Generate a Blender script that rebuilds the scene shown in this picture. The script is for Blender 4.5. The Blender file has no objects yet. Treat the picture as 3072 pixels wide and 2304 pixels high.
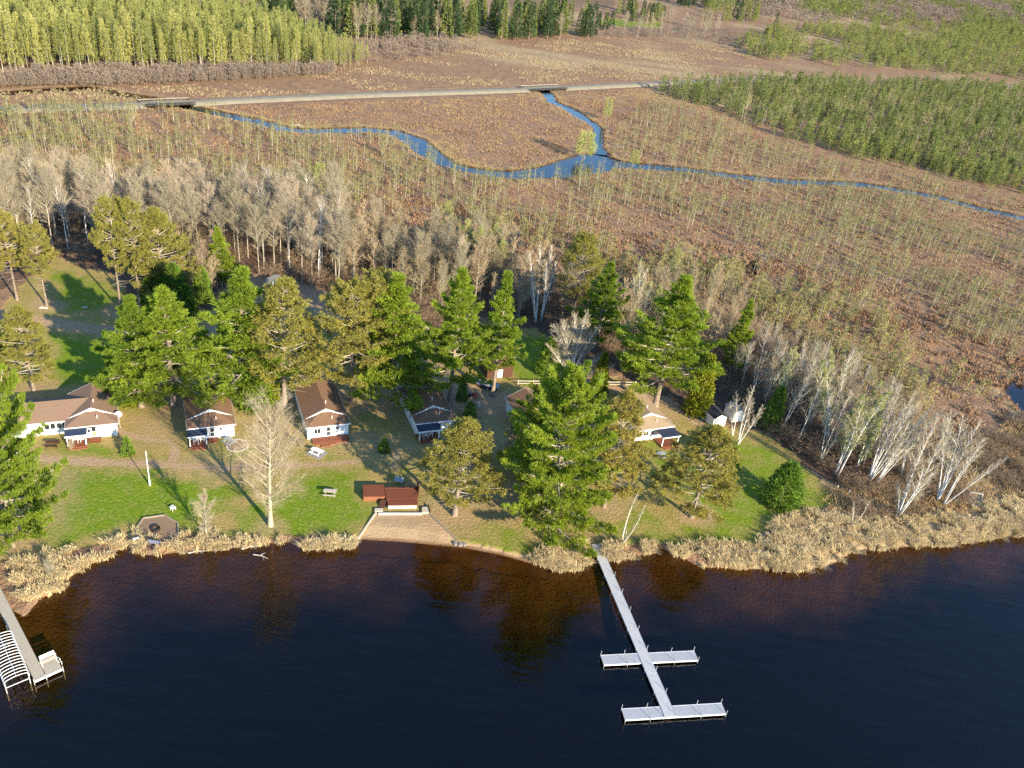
import bpy, math, random
import numpy as np
from mathutils import Matrix, Vector
R=math.radians
rng=np.random.default_rng(11); random.seed(5)
scene=bpy.context.scene
col=scene.collection

# ------------------------------------------------------------------ camera, sky, sun, exposure
F_PX=2486.0; PITCH=R(30.5); ROLL=R(8.0); CAM_H=80.0
cf=np.array([0,math.cos(PITCH),-math.sin(PITCH)]); cr=np.array([1.0,0,0]); cu=np.array([0,math.sin(PITCH),math.cos(PITCH)])
CR=cr*math.cos(ROLL)+cu*math.sin(ROLL); CU=cu*math.cos(ROLL)-cr*math.sin(ROLL)
cam=bpy.data.cameras.new('camera'); camo=bpy.data.objects.new('camera',cam); col.objects.link(camo)
cam.sensor_width=36; cam.lens=36*F_PX/3072; cam.clip_start=1; cam.clip_end=20000
M=Matrix(((CR[0],CU[0],-cf[0],0),(CR[1],CU[1],-cf[1],0),(CR[2],CU[2],-cf[2],CAM_H),(0,0,0,1)))
camo.matrix_world=M; scene.camera=camo

SUN_EL=R(20.5); SUN_AZ=R(135.5)        # clockwise from +Y: the sun stands behind the camera, to its right
w=bpy.data.worlds.new('World'); scene.world=w; w.use_nodes=True
nt=w.node_tree; nt.nodes.clear()
sky=nt.nodes.new('ShaderNodeTexSky'); sky.sky_type='NISHITA'; sky.sun_disc=False
sky.sun_elevation=SUN_EL; sky.sun_rotation=SUN_AZ; sky.air_density=1.15; sky.dust_density=0.0; sky.ozone_density=6.0
bg=nt.nodes.new('ShaderNodeBackground'); bg.inputs[1].default_value=0.15
out=nt.nodes.new('ShaderNodeOutputWorld'); nt.links.new(sky.outputs[0],bg.inputs[0]); nt.links.new(bg.outputs[0],out.inputs[0])
sun=bpy.data.lights.new('sun','SUN'); sun.energy=5.0; sun.angle=R(0.5); sun.color=(1.0,0.86,0.63)
suno=bpy.data.objects.new('sun',sun); col.objects.link(suno)
sd=Vector((math.sin(SUN_AZ)*math.cos(SUN_EL),math.cos(SUN_AZ)*math.cos(SUN_EL),math.sin(SUN_EL)))
suno.rotation_euler=sd.to_track_quat('Z','Y').to_euler(); suno.location=(80,-80,120)
vs=scene.view_settings; vs.view_transform='Standard'; vs.look='None'; vs.exposure=1.35; vs.gamma=1
scene.cycles.max_bounces=6; scene.cycles.diffuse_bounces=2; scene.cycles.glossy_bounces=2
scene.cycles.transparent_max_bounces=6; scene.cycles.transmission_bounces=3
scene.cycles.caustics_reflective=False; scene.cycles.caustics_refractive=False
scene.cycles.use_denoising=False

# ------------------------------------------------------------------ survey: where a pixel of the photo meets the ground
WZ=-0.35                                 # lake level; the lawn is at 0
def G(x,y,z=0.0):
    d=cf+CR*(x-1536)/F_PX-CU*(y-1152)/F_PX; t=(z-CAM_H)/d[2]
    return np.array([d[0]*t,d[1]*t,z])
def PX(p):
    q=np.asarray(p,float)-np.array([0,0,CAM_H]); z=q@cf
    return 1536+F_PX*(q@CR)/z,1152-F_PX*(q@CU)/z
def HT(b,ty):
    B=G(*b); lo,hi=0.,60.
    for _ in range(40):
        m=(lo+hi)/2
        if PX(B+[0,0,m])[1]>ty: lo=m
        else: hi=m
    return B,lo
def LEAN(b,t):                           # top of a leaning stem standing at b, in the upright plane across the view
    B=G(*b); d=cf+CR*(t[0]-1536)/F_PX-CU*(t[1]-1152)/F_PX; s=B[1]/d[1]
    return B,np.array([d[0]*s,B[1],CAM_H+d[2]*s])
def poly(pts,z=0.0): return np.array([G(x,y,z)[:2] for x,y in pts])
def inside(P,poly_):
    x,y=P[:,0],P[:,1]; c=np.zeros(len(P),bool); n=len(poly_)
    for i in range(n):
        x0,y0=poly_[i]; x1,y1=poly_[(i+1)%n]
        if y0==y1: continue
        k=((y0>y)!=(y1>y))&(x<(x1-x0)*(y-y0)/(y1-y0)+x0); c^=k
    return c
def dist(P,pl,closed=False):
    d=np.full(len(P),1e9); tt=np.zeros(len(P)); n=len(pl)
    for i in range(n if closed else n-1):
        a=pl[i]; b=pl[(i+1)%n]; ab=b-a; L=ab@ab
        if L==0: continue
        t=np.clip(((P-a)@ab)/L,0,1); q=np.hypot(*(P-(a+t[:,None]*ab)).T)
        k=q<d; d[k]=q[k]; tt[k]=i+t[k]
    return d,tt
def scatter(pl,n,r=rng,mind=0):
    lo,hi=pl.min(0),pl.max(0); out=[]
    tot=0
    while tot<n:
        q=lo+r.random((max(4*n,64),2))*(hi-lo); q=q[inside(q,pl)]; out.append(q); tot+=len(q)
    P=np.concatenate(out)
    if mind:
        keep=[]
        for p in P:
            if all((p[0]-k[0])**2+(p[1]-k[1])**2>mind*mind for k in keep): keep.append(p)
            if len(keep)>=n: break
        return np.array(keep)
    return P[:n]
def hash2(ix,iy,s): 
    h=(ix.astype(np.int64)*374761393+iy.astype(np.int64)*668265263+s*974634777)&0x7fffffff
    h=((h^(h>>13))*1274126177)&0x7fffffff
    return ((h^(h>>16))&0xffff)/65535.0
def vnoise(P,scale,s=0,oct=3):
    v=np.zeros(len(P)); a=1.0; tot=0
    for o in range(oct):
        q=P/scale*(2**o)+17.3*o; i=np.floor(q); f=q-i; f=f*f*(3-2*f); ix,iy=i[:,0],i[:,1]
        n=(hash2(ix,iy,s+o)*(1-f[:,0])+hash2(ix+1,iy,s+o)*f[:,0])*(1-f[:,1])+(hash2(ix,iy+1,s+o)*(1-f[:,0])+hash2(ix+1,iy+1,s+o)*f[:,0])*f[:,1]
        v+=a*n; tot+=a; a*=.55
    return v/tot
def sstep(a,b,x): t=np.clip((x-a)/(b-a),0,1); return t*t*(3-2*t)

# ------------------------------------------------------------------ materials
def mat(name,c1,c2=None,scale=3.0,rough=.85,spec=.2,bump=0,bscale=None,trans=0,objvar=0,metal=0,detail=4,stretch=None,coord='Object',tcol=None):
    m=bpy.data.materials.new(name); m.use_nodes=True; n=m.node_tree; n.nodes.clear(); L=n.links.new
    o=n.nodes.new('ShaderNodeOutputMaterial'); b=n.nodes.new('ShaderNodeBsdfPrincipled'); L(b.outputs[0],o.inputs[0])
    b.inputs['Roughness'].default_value=rough; b.inputs['Specular IOR Level'].default_value=spec; b.inputs['Metallic'].default_value=metal
    c2=c2 or tuple(x*.8 for x in c1)
    tc=n.nodes.new('ShaderNodeTexCoord'); src=tc.outputs[coord]
    if stretch:
        mp=n.nodes.new('ShaderNodeMapping'); mp.inputs['Scale'].default_value=stretch; L(src,mp.inputs[0]); src=mp.outputs[0]
    nz=n.nodes.new('ShaderNodeTexNoise'); nz.inputs['Scale'].default_value=scale; nz.inputs['Detail'].default_value=detail; L(src,nz.inputs['Vector'])
    mr=n.nodes.new('ShaderNodeMapRange'); mr.inputs[1].default_value=.3; mr.inputs[2].default_value=.7; L(nz.outputs[0],mr.inputs[0])
    mx=n.nodes.new('ShaderNodeMix'); mx.data_type='RGBA'; mx.inputs[6].default_value=(*c1,1); mx.inputs[7].default_value=(*c2,1); L(mr.outputs[0],mx.inputs[0])
    c=mx.outputs[2]
    if objvar:
        oi=n.nodes.new('ShaderNodeObjectInfo'); hs=n.nodes.new('ShaderNodeHueSaturation')
        a=n.nodes.new('ShaderNodeMapRange'); a.inputs[3].default_value=1-objvar; a.inputs[4].default_value=1+objvar; L(oi.outputs['Random'],a.inputs[0]); L(a.outputs[0],hs.inputs['Value'])
        a2=n.nodes.new('ShaderNodeMapRange'); a2.inputs[3].default_value=.5+objvar*.07; a2.inputs[4].default_value=.5-objvar*.07; L(oi.outputs['Random'],a2.inputs[0]); L(a2.outputs[0],hs.inputs['Hue'])
        L(c,hs.inputs['Color']); c=hs.outputs[0]
    L(c,b.inputs['Base Color'])
    if bump:
        nb=n.nodes.new('ShaderNodeTexNoise'); nb.inputs['Scale'].default_value=bscale or scale*4; nb.inputs['Detail'].default_value=4; L(src,nb.inputs['Vector'])
        bp=n.nodes.new('ShaderNodeBump'); bp.inputs['Strength'].default_value=1; bp.inputs['Distance'].default_value=bump; L(nb.outputs[0],bp.inputs['Height']); L(bp.outputs[0],b.inputs['Normal'])
    if trans:
        t=n.nodes.new('ShaderNodeBsdfTranslucent'); ms=n.nodes.new('ShaderNodeMixShader'); ms.inputs[0].default_value=trans
        if tcol:
            mm=n.nodes.new('ShaderNodeMix'); mm.data_type='RGBA'; mm.blend_type='MULTIPLY'; mm.inputs[0].default_value=1; mm.inputs[7].default_value=(*tcol,1); L(c,mm.inputs[6]); c=mm.outputs[2]
        L(c,t.inputs[0]); L(b.outputs[0],ms.inputs[1]); L(t.outputs[0],ms.inputs[2]); L(ms.outputs[0],o.inputs[0])
    return m
def lined(m,axis,period,depth,col_f=1.0):        # boards / siding / ribs across one axis of a material
    n=m.node_tree; L=n.links.new; b=[x for x in n.nodes if x.type=='BSDF_PRINCIPLED'][0]
    tc=n.nodes.new('ShaderNodeTexCoord'); sp=n.nodes.new('ShaderNodeSeparateXYZ'); L(tc.outputs['Object'],sp.inputs[0])
    d=n.nodes.new('ShaderNodeMath'); d.operation='DIVIDE'; d.inputs[1].default_value=period; L(sp.outputs[axis],d.inputs[0])
    f=n.nodes.new('ShaderNodeMath'); f.operation='FRACT'; L(d.outputs[0],f.inputs[0])
    bp=n.nodes.new('ShaderNodeBump'); bp.inputs['Distance'].default_value=depth; L(f.outputs[0],bp.inputs['Height']); L(bp.outputs[0],b.inputs['Normal'])
    if col_f!=1:
        g=n.nodes.new('ShaderNodeMath'); g.operation='GREATER_THAN'; g.inputs[1].default_value=.86; L(f.outputs[0],g.inputs[0])
        src=b.inputs['Base Color'].links[0].from_socket
        mx=n.nodes.new('ShaderNodeMix'); mx.data_type='RGBA'; mx.blend_type='MULTIPLY'; mx.inputs[7].default_value=(col_f,col_f,col_f,1)
        L(g.outputs[0],mx.inputs[0]); L(src,mx.inputs[6]); L(mx.outputs[2],b.inputs['Base Color'])
    return m
W_=dict(
 siding=lined(mat('white_siding',(.78,.78,.76),(.70,.70,.68),1.5,.6),2,.12,.012),
 trim=mat('white_trim',(.80,.80,.79),(.74,.74,.72),2,.5),
 shingle=lined(mat('brown_shingle',(.225,.13,.077),(.165,.095,.058),6,.9,bump=.02,bscale=25),1,.15,.01),
 shingle_pale=lined(mat('tan_brown_shingle',(.235,.155,.105),(.185,.118,.08),5,.9,bump=.02,bscale=25),1,.15,.01),
 shingle_tan=lined(mat('tan_shingle',(.36,.265,.165),(.29,.21,.13),5,.9,bump=.02,bscale=25),1,.15,.01),
 shingle_red=mat('red_brown_shingle',(.21,.09,.055),(.15,.065,.042),5,.9,bump=.02,bscale=25),
 shingle_grey=mat('dark_grey_shingle',(.045,.048,.052),(.03,.032,.035),5,.85,bump=.01,bscale=25),
 felt=mat('grey_felt',(.27,.26,.245),(.2,.19,.18),4,.9),
 metal_blue=lined(mat('navy_metal_roofing',(.04,.05,.085),(.03,.038,.065),2,.35,.5),0,.4,.03,.6),
 glass=mat('window_glass',(.025,.03,.035),(.015,.018,.02),2,.08,.6),
 yellow=mat('yellow_panel',(.55,.52,.16),(.5,.46,.14),2,.7),
 deck=lined(mat('red_stained_decking',(.23,.075,.035),(.165,.05,.026),3,.65,.3,stretch=(8,1,1)),0,.14,.012,.55),
 deckside=mat('red_stained_timber',(.27,.11,.055),(.2,.075,.04),4,.7),
 alum=lined(mat('grey_dock_planks',(.38,.39,.40),(.32,.33,.34),3,.6,.4),0,.12,.006,.72),
 alum_path=lined(mat('pale_grey_dock_planks',(.45,.45,.445),(.385,.385,.38),2,.6,.4),1,.15,.004,.85),
 galv=mat('galvanised_pipe',(.62,.63,.64),(.5,.51,.52),5,.35,.5,metal=.35),
 wood=lined(mat('weathered_dock_planks',(.44,.39,.30),(.36,.315,.24),2.5,.85,stretch=(1,6,1)),1,.14,.008,.6),
 timber=mat('grey_timber',(.34,.29,.22),(.22,.18,.135),5,.9),
 pale_timber=mat('pale_timber',(.52,.46,.37),(.40,.34,.26),5,.85),
 dark_timber=mat('creosote_timber',(.035,.03,.026),(.02,.018,.016),4,.9),
 concrete=mat('pale_concrete',(.56,.53,.47),(.42,.39,.34),3,.9),
 stone=mat('grey_fieldstone',(.30,.28,.25),(.18,.165,.15),4,.9,bump=.03),
 gravel=mat('brown_pit_gravel',(.27,.185,.115),(.19,.13,.08),14,.95,bump=.02,bscale=40),
 road=mat('pale_road_gravel',(.27,.235,.165),(.21,.18,.125),.35,.95,bump=.03,bscale=6),
 iron=mat('rusty_iron',(.05,.03,.022),(.03,.02,.016),8,.8),
 black=mat('black_rubber',(.02,.02,.02),(.03,.03,.03),5,.8),
 steel=mat('dark_steel',(.06,.065,.075),(.04,.043,.05),4,.5,.5),
 red=mat('red_paint',(.35,.045,.025),(.28,.035,.02),4,.45,.5),
 bluegrey=mat('blue_grey_paint',(.19,.20,.29),(.15,.16,.235),4,.7),
 greypaint=mat('grey_plastic',(.36,.37,.39),(.28,.29,.31),4,.7),
 teal=mat('teal_tarp',(.03,.25,.28),(.02,.18,.21),3,.5),
 whitep=mat('white_paint',(.8,.8,.79),(.74,.74,.73),4,.45,.4),
 brownwood=mat('dark_brown_wood',(.10,.045,.028),(.065,.03,.02),5,.75),
 bark_pine=mat('pine_bark',(.29,.225,.17),(.15,.12,.095),2.2,.95,bump=.03,bscale=9),
 bark_grey=mat('aspen_bark',(.40,.36,.28),(.26,.23,.175),1.4,.9,objvar=.22),
 bark_white=mat('birch_bark',(.72,.70,.66),(.50,.47,.42),1.6,.8,objvar=.08),
 bark_maple=mat('maple_bark',(.43,.37,.26),(.32,.27,.19),2,.9),
 limb=mat('silvery_pine_limbs',(.47,.41,.33),(.34,.29,.23),2,.9),
 twig=mat('bare_twigs',(.43,.365,.245),(.335,.28,.185),.5,.9,objvar=.25,trans=.15),
 twig_pale=mat('pale_birch_twigs',(.46,.40,.27),(.36,.30,.195),.5,.9,objvar=.12,trans=.1),
 twig_red=mat('reddish_twigs',(.37,.29,.17),(.285,.22,.125),.5,.9,objvar=.2),
 bud=mat('spring_buds',(.42,.44,.13),(.34,.37,.11),.6,.9,objvar=.12,trans=.3),
 snag=mat('silver_dead_wood',(.50,.46,.39),(.38,.34,.28),2,.9,objvar=.15),
 nd_white=mat('white_pine_needles',(.29,.385,.040),(.17,.25,.028),.45,.7,.25,trans=.45,objvar=.14,tcol=(1.25,1.1,.5)),
 nd_red=mat('red_pine_needles',(.37,.335,.075),(.245,.23,.05),.5,.75,.25,trans=.38,objvar=.12,tcol=(1.2,1.05,.5)),
 nd_fir=mat('fir_needles',(.17,.27,.03),(.095,.175,.02),.6,.75,.25,trans=.25,objvar=.15,tcol=(1.25,1.1,.5)),
 nd_cedar=mat('cedar_sprays',(.30,.32,.024),(.19,.23,.022),.6,.75,.25,trans=.3,objvar=.1,tcol=(1.25,1.1,.5)),
 nd_spruce=mat('spruce_needles',(.26,.28,.075),(.14,.175,.045),.05,.8,.2,trans=.25,objvar=.25),
 nd_dark=mat('dark_spruce_needles',(.06,.10,.036),(.036,.066,.028),.1,.8,.2,trans=.2,objvar=.25),
 nd_larch=mat('larch_needles',(.42,.41,.13),(.29,.31,.085),.06,.85,.15,trans=.35,objvar=.28),
 nd_sap=mat('thin_bog_needles',(.34,.31,.115),(.25,.235,.08),.05,.85,.15,trans=.3,objvar=.22),
 reed=mat('dry_reeds',(.74,.60,.34),(.55,.43,.235),.35,.85,.15,trans=.3),
 reed_base=mat('greenish_reeds',(.42,.41,.13),(.30,.29,.09),.4,.85,.15,trans=.3),
 heath=mat('leatherleaf_heath',(.35,.22,.13),(.25,.155,.092),.11,.95,.1,trans=.15),
 heath_tan=mat('dry_bog_grass',(.47,.34,.17),(.35,.24,.12),.15,.95,.1,trans=.2),
 straw=mat('pale_straw',(.46,.37,.215),(.36,.28,.15),.1,.95,.1,trans=.2),
 brush=mat('bare_brush',(.25,.18,.115),(.17,.12,.08),.2,.95,.1),
 alder=mat('alder_brush',(.25,.195,.15),(.185,.145,.115),.06,.95,.1),
)

# ------------------------------------------------------------------ mesh helpers
def mesh_np(name,V,Fs,mats,mi=None,smooth=False):
    """V (n,3); Fs list of (k,m) int arrays; mi list of material indices (scalar or array) per entry"""
    me=bpy.data.meshes.new(name); V=np.ascontiguousarray(V,np.float32)
    me.vertices.add(len(V)); me.vertices.foreach_set('co',V.ravel())
    tot=np.concatenate([np.full(len(f),f.shape[1],np.int32) for f in Fs]); idx=np.concatenate([f.ravel() for f in Fs]).astype(np.int32)
    st=np.concatenate([[0],np.cumsum(tot)[:-1]]).astype(np.int32)
    me.loops.add(len(idx)); me.loops.foreach_set('vertex_index',idx)
    me.polygons.add(len(tot)); me.polygons.foreach_set('loop_start',st)
    for m in mats: me.materials.append(m)
    if mi is not None:
        a=np.concatenate([np.full(len(f),x,np.int32) if np.isscalar(x) else np.asarray(x,np.int32) for f,x in zip(Fs,mi)])
        me.polygons.foreach_set('material_index',a)
    me.polygons.foreach_set('use_smooth',np.full(len(tot),bool(smooth)))
    me.update(calc_edges=True); return me
class MB:
    def __init__(s): s.V=[];s.F=[];s.n=0;s.mi=[]
    def add(s,V,F,m=0):
        V=np.asarray(V,float).reshape(-1,3); s.V.append(V)
        if isinstance(F,list) and F and not isinstance(F[0],np.ndarray):
            for k in sorted({len(f) for f in F}): 
                a=np.array([f for f in F if len(f)==k]); s.F.append(a+s.n); s.mi.append(m)
        else:
            for a in ([F] if isinstance(F,np.ndarray) else F): s.F.append(a+s.n); s.mi.append(m)
        s.n+=len(V); return s
    def box(s,x0,x1,y0,y1,z0,z1,m=0):
        V=[(x,y,z) for z in (z0,z1) for y in (y0,y1) for x in (x0,x1)]
        return s.add(V,[[0,2,3,1],[4,5,7,6],[0,1,5,4],[2,6,7,3],[0,4,6,2],[1,3,7,5]],m)
    def hexa(s,V,m=0):                   # 4 bottom corners (counter-clockwise) then 4 top
        return s.add(V,[[3,2,1,0],[4,5,6,7],[0,1,5,4],[1,2,6,5],[2,3,7,6],[3,0,4,7]],m)
    def bar(s,a,b,wd,ht,m=0,up=(0,0,1)):
        a=np.asarray(a,float);b=np.asarray(b,float);d=b-a;d/=np.linalg.norm(d)+1e-9
        u=np.array(up,float)
        if abs(d@u)>.98: u=np.array([1.0,0,0])
        sd=np.cross(d,u);sd/=np.linalg.norm(sd);u=np.cross(sd,d)
        o=[-sd*wd/2-u*ht/2,sd*wd/2-u*ht/2,sd*wd/2+u*ht/2,-sd*wd/2+u*ht/2]
        V=[a+q for q in o]+[b+q for q in o]
        return s.add(V,[[0,1,2,3],[7,6,5,4],[0,4,5,1],[1,5,6,2],[2,6,7,3],[3,7,4,0]],m)
    def tube(s,pts,rad,k=8,m=0,cap=True):
        V,F=ptube(np.asarray(pts,float),np.full(len(pts),rad) if np.isscalar(rad) else np.asarray(rad,float),k)
        n=len(pts); s.add(V,F,m)
        if cap and k>3:
            s.F.append(np.array([list(range(k))[::-1]])+s.n-len(V)); s.mi.append(m)
            s.F.append(np.array([list(range((n-1)*k,n*k))])+s.n-len(V)); s.mi.append(m)
        return s
    def prism(s,pl,z0,z1,m=0):
        pl=[tuple(p) for p in pl]; n=len(pl); V=[(x,y,z0) for x,y in pl]+[(x,y,z1) for x,y in pl]
        return s.add(V,[list(range(n))[::-1],list(range(n,2*n))]+[[i,(i+1)%n,n+(i+1)%n,n+i] for i in range(n)],m)
    def disc(s,c,r,h,k=16,m=0): 
        return s.prism([(c[0]+r*math.cos(2*math.pi*i/k),c[1]+r*math.sin(2*math.pi*i/k)) for i in range(k)],c[2],c[2]+h,m)
    def mesh(s,name,mats,smooth=False):
        ms=[W_[x] if isinstance(x,str) else x for x in (mats if isinstance(mats,(list,tuple)) else [mats])]
        return mesh_np(name,np.concatenate(s.V),s.F,ms,s.mi,smooth)
    def build(s,name,mats,parent=None,smooth=False,**kw):
        return ob(name,s.mesh(name,mats,smooth),parent,**kw)
def ptube(P,r,k):
    n=len(P); T=np.gradient(P,axis=0); T/=np.linalg.norm(T,axis=1)[:,None]+1e-9
    ref=np.array([1.0,0,0]) if abs(T[0,0])<.8 else np.array([0,1.0,0])
    A=np.cross(T,ref); A/=np.linalg.norm(A,axis=1)[:,None]+1e-9; B=np.cross(T,A)
    an=np.arange(k)*2*np.pi/k
    V=P[:,None,:]+r[:,None,None]*(np.cos(an)[None,:,None]*A[:,None,:]+np.sin(an)[None,:,None]*B[:,None,:])
    i=np.arange(n-1)[:,None]*k; j=np.arange(k)[None,:]; j2=(j+1)%k
    F=np.stack([i+j,i+j2,i+k+j2,i+k+j],-1).reshape(-1,4)
    return V.reshape(-1,3),F
def segs(S,k=3):                         # S rows: p0 p1 r0 r1 -> many little tapered tubes
    S=np.asarray(S,float)
    if len(S)==0: return np.zeros((0,3)),np.zeros((0,4),int)
    a,b,r0,r1=S[:,0:3],S[:,3:6],S[:,6],S[:,7]; T=b-a; T/=np.linalg.norm(T,axis=1)[:,None]+1e-9
    ref=np.where(np.abs(T[:,2:3])<.8,np.array([[0,0,1.0]]),np.array([[1.0,0,0]]))
    A=np.cross(T,ref); A/=np.linalg.norm(A,axis=1)[:,None]; B=np.cross(T,A); an=np.arange(k)*2*np.pi/k
    ring=np.cos(an)[None,:,None]*A[:,None,:]+np.sin(an)[None,:,None]*B[:,None,:]
    V=np.concatenate([a[:,None]+ring*r0[:,None,None],b[:,None]+ring*r1[:,None,None]],1).reshape(-1,3)
    j=np.arange(k); j2=(j+1)%k; f=np.stack([j,j2,k+j2,k+j],-1)
    F=(np.arange(len(S))*2*k)[:,None,None]+f[None]
    return V,F.reshape(-1,4)
def blades(P,D,L,Wd,nb,r,spread=.8):
    """nb pointed blades at each point P, roughly along D"""
    N=len(P); P=np.repeat(P,nb,0); D=np.repeat(D,nb,0); L=np.repeat(np.broadcast_to(L,N),nb)*(.7+.6*r.random(N*nb))
    d=D+spread*r.normal(size=P.shape); d/=np.linalg.norm(d,axis=1)[:,None]+1e-9
    s=np.cross(d,r.normal(size=P.shape)); s/=np.linalg.norm(s,axis=1)[:,None]+1e-9
    hw=Wd*.5*(.7+.6*r.random(N*nb))[:,None]; base=P+d*(L*.08)[:,None]
    mid=P+d*(L*.55)[:,None]; tip=P+d*L[:,None]
    V=np.stack([base,mid+s*hw,tip,mid-s*hw],1).reshape(-1,3)
    F=np.arange(N*nb*4).reshape(-1,4)
    return V,F
def ob(name,me,parent=None,loc=None,rotz=0,label=None,cat=None,group=None,kind=None,scale=None):
    o=bpy.data.objects.new(name,me); col.objects.link(o)
    if parent is not None: o.parent=parent
    if loc is not None: o.location=tuple(loc)
    if rotz: o.rotation_euler=(0,0,rotz)
    if scale is not None: o.scale=(scale,)*3 if np.isscalar(scale) else scale
    for k,v in (('label',label),('category',cat),('group',group),('kind',kind)):
        if v: o[k]=v
    return o
def thing(name,loc,label,cat,rotz=0,group=None,scale=None): return ob(name,None,None,loc,rotz,label,cat,group,None,scale)
# ------------------------------------------------------------------ land, lake, bog
SHORE=np.concatenate([[[-400,40],[-110,62]],poly([(-150,1790),(0,1806),(40,1830),(75,1850),(115,1800),(170,1770),(230,1715),(290,1680),(350,1652),(385,1628),(402,1660),(470,1665),(560,1650),(650,1645),(760,1635),(870,1622),(905,1640),(990,1640),(1060,1630),(1075,1618),(1200,1625),(1384,1642),(1500,1664),(1600,1692),(1645,1702),(1740,1690),(1790,1655),(1850,1682),(1930,1662),(1975,1640),(2050,1672),(2100,1700),(2250,1705),(2420,1710),(2500,1690),(2560,1650),(2700,1640),(2850,1630),(2960,1615),(3072,1600),(3300,1570)],WZ),[[400,190]]])
LAKE=np.concatenate([SHORE,[[400,-600],[-400,-600]]])
CREEK=poly([(520,312),(560,320),(600,328),(655,340),(720,353),(790,368),(850,385),(905,392),(985,391),(1100,388),(1180,396),(1240,420),(1290,460),(1340,490),(1400,507),(1470,519),(1545,524),(1650,516),(1720,503),(1800,484),(1860,492),(1920,498),(2060,508),(2200,527),(2364,544),(2480,547),(2596,553),(2700,570),(2803,588),(2930,622),(3072,654),(3300,720)])
CREEK_W=1.18*np.array([2.2,2.4,2.4,2.2,2.6,2.3,2.4,2.2,2.2,2.4,2.8,3.4,3.2,2.4,2.6,2.8,3.0,4.6,6.2,7.5,4.2,3.0,2.4,2.2,2.4,1.9,2.0,2.4,2.2,2.1,2.2,2.2])
BRANCH=poly([(1625,262),(1640,280),(1650,292),(1660,306),(1698,322),(1725,338),(1748,354),(1775,368),(1796,386),(1794,412),(1792,440),(1806,462),(1800,484)])
BRANCH_W=1.35*np.array([1.6,1.6,1.7,1.9,1.8,1.9,1.7,1.3,1.0,1.1,1.2,2.0,3.0])
BACK=poly([(-60,280),(0,279),(130,269),(270,263),(370,282),(470,298),(530,312)]); BACK_W=1.3*np.array([1.4,1.4,1.3,1.6,1.6,2.2,2.2])
RUT=poly([(2265,840),(2262,765),(2230,800),(2180,830)]) 
POND=G(3104,1212)[:2]
ROAD=np.concatenate([poly([(-700,400),(-300,348),(0,323),(150,319),(400,312),(567,305),(700,297),(1100,280),(1575,266),(1690,261),(2000,246),(2300,233)],.6),])
LAWN=poly([(-300,1780),(-300,1000),(0,930),(110,820),(160,770),(330,820),(420,930),(560,950),(760,900),(1000,910),(1300,1000),(1480,960),(1640,1000),(1720,1100),(1900,1150),(2100,1270),(2240,1290),(2320,1310),(2420,1400),(2530,1510),(2450,1535),(2330,1555),(2262,1635),(2000,1632),(1900,1640),(1790,1650),(1660,1668),(1500,1662),(1384,1640),(1060,1625),(870,1612),(650,1612),(540,1605),(385,1605),(320,1630),(190,1655),(60,1690)])
WOODS=[poly([(-300,1000),(-300,640),(0,600),(250,590),(600,620),(1000,650),(1400,710),(1640,830),(1900,860),(2160,930),(2300,1030),(2430,1100),(2640,1220),(2760,1370),(2640,1440),(2520,1450),(2400,1390),(2300,1310),(2100,1260),(1900,1140),(1700,1080),(1480,950),(1300,990),(1000,905),(760,895),(560,950),(420,925),(330,815),(160,765),(90,830)])]
GREENS=[(poly(p),s) for p,s in [([(200,1395),(430,1400),(560,1440),(700,1450),(640,1560),(560,1600),(380,1590),(150,1650),(170,1500)],1),([(930,1420),(1060,1410),(1110,1450),(1085,1500),(1120,1540),(1060,1615),(870,1605),(720,1595),(760,1520),(900,1480)],1),([(205,1345),(300,1325),(365,1345),(365,1372),(215,1372)],1),([(600,1345),(760,1340),(780,1385),(620,1385)],.6),([(930,1345),(1060,1340),(1090,1390),(940,1390)],.6),([(1960,1360),(2100,1330),(2280,1330),(2430,1430),(2480,1500),(2330,1545),(2265,1630),(1990,1632),(1950,1590),(2120,1560),(1980,1480)],.8),([(1470,1575),(1620,1590),(1690,1640),(1600,1665),(1500,1650)],.75),([(140,1000),(330,1020),(370,1160),(180,1160)],1),([(150,800),(330,850),(400,950),(160,930)],.9),([(1440,980),(1640,1010),(1700,1140),(1560,1140)],1),([(340,1175),(420,1180),(430,1240),(350,1230)],.6),([(540,1600),(720,1590),(760,1615),(560,1620)],.9),([(1900,1290),(2010,1280),(2050,1380),(1960,1400)],.5),([(1700,1500),(1960,1540),(1960,1640),(1860,1640)],.5)]]
BEACH=poly([(1128,1536),(1292,1536),(1386,1640),(1400,1680),(1040,1650),(1073,1617)])
BEACH2=poly([(1370,1625),(1470,1640),(1560,1662),(1650,1690),(1640,1730),(1380,1690)])
DRIVES=[(poly([(-200,905),(28,948),(156,968),(312,993),(403,1000),(520,1020),(640,1010)]),np.array([2.0]*7)),
        (poly([(640,1010),(700,960),(740,880),(800,850),(930,890),(1030,930),(1180,1010)]),np.array([3.5,4,5.5,5.5,5,4.5,4])),
        (poly([(1180,1010),(1330,1150),(1420,1200),(1600,1230)]),np.array([4,4,5,4])),
        (poly([(1700,1130),(1850,1165),(2000,1200),(2120,1290)]),np.array([2.5,2,1.3,1.0]))]
PATHS=[(poly([(60,1372),(160,1378),(264,1384),(451,1393),(620,1402),(768,1404),(860,1398),(944,1394),(1091,1383)]),np.array([1.1,1.1,.9,.85,.9,.95,.8,.6,.4])),
       (poly([(352,1290),(400,1308),(450,1318),(510,1325),(525,1345),(520,1385)]),np.array([.8,.7,.5,.6,.7,.7]))]
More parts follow.
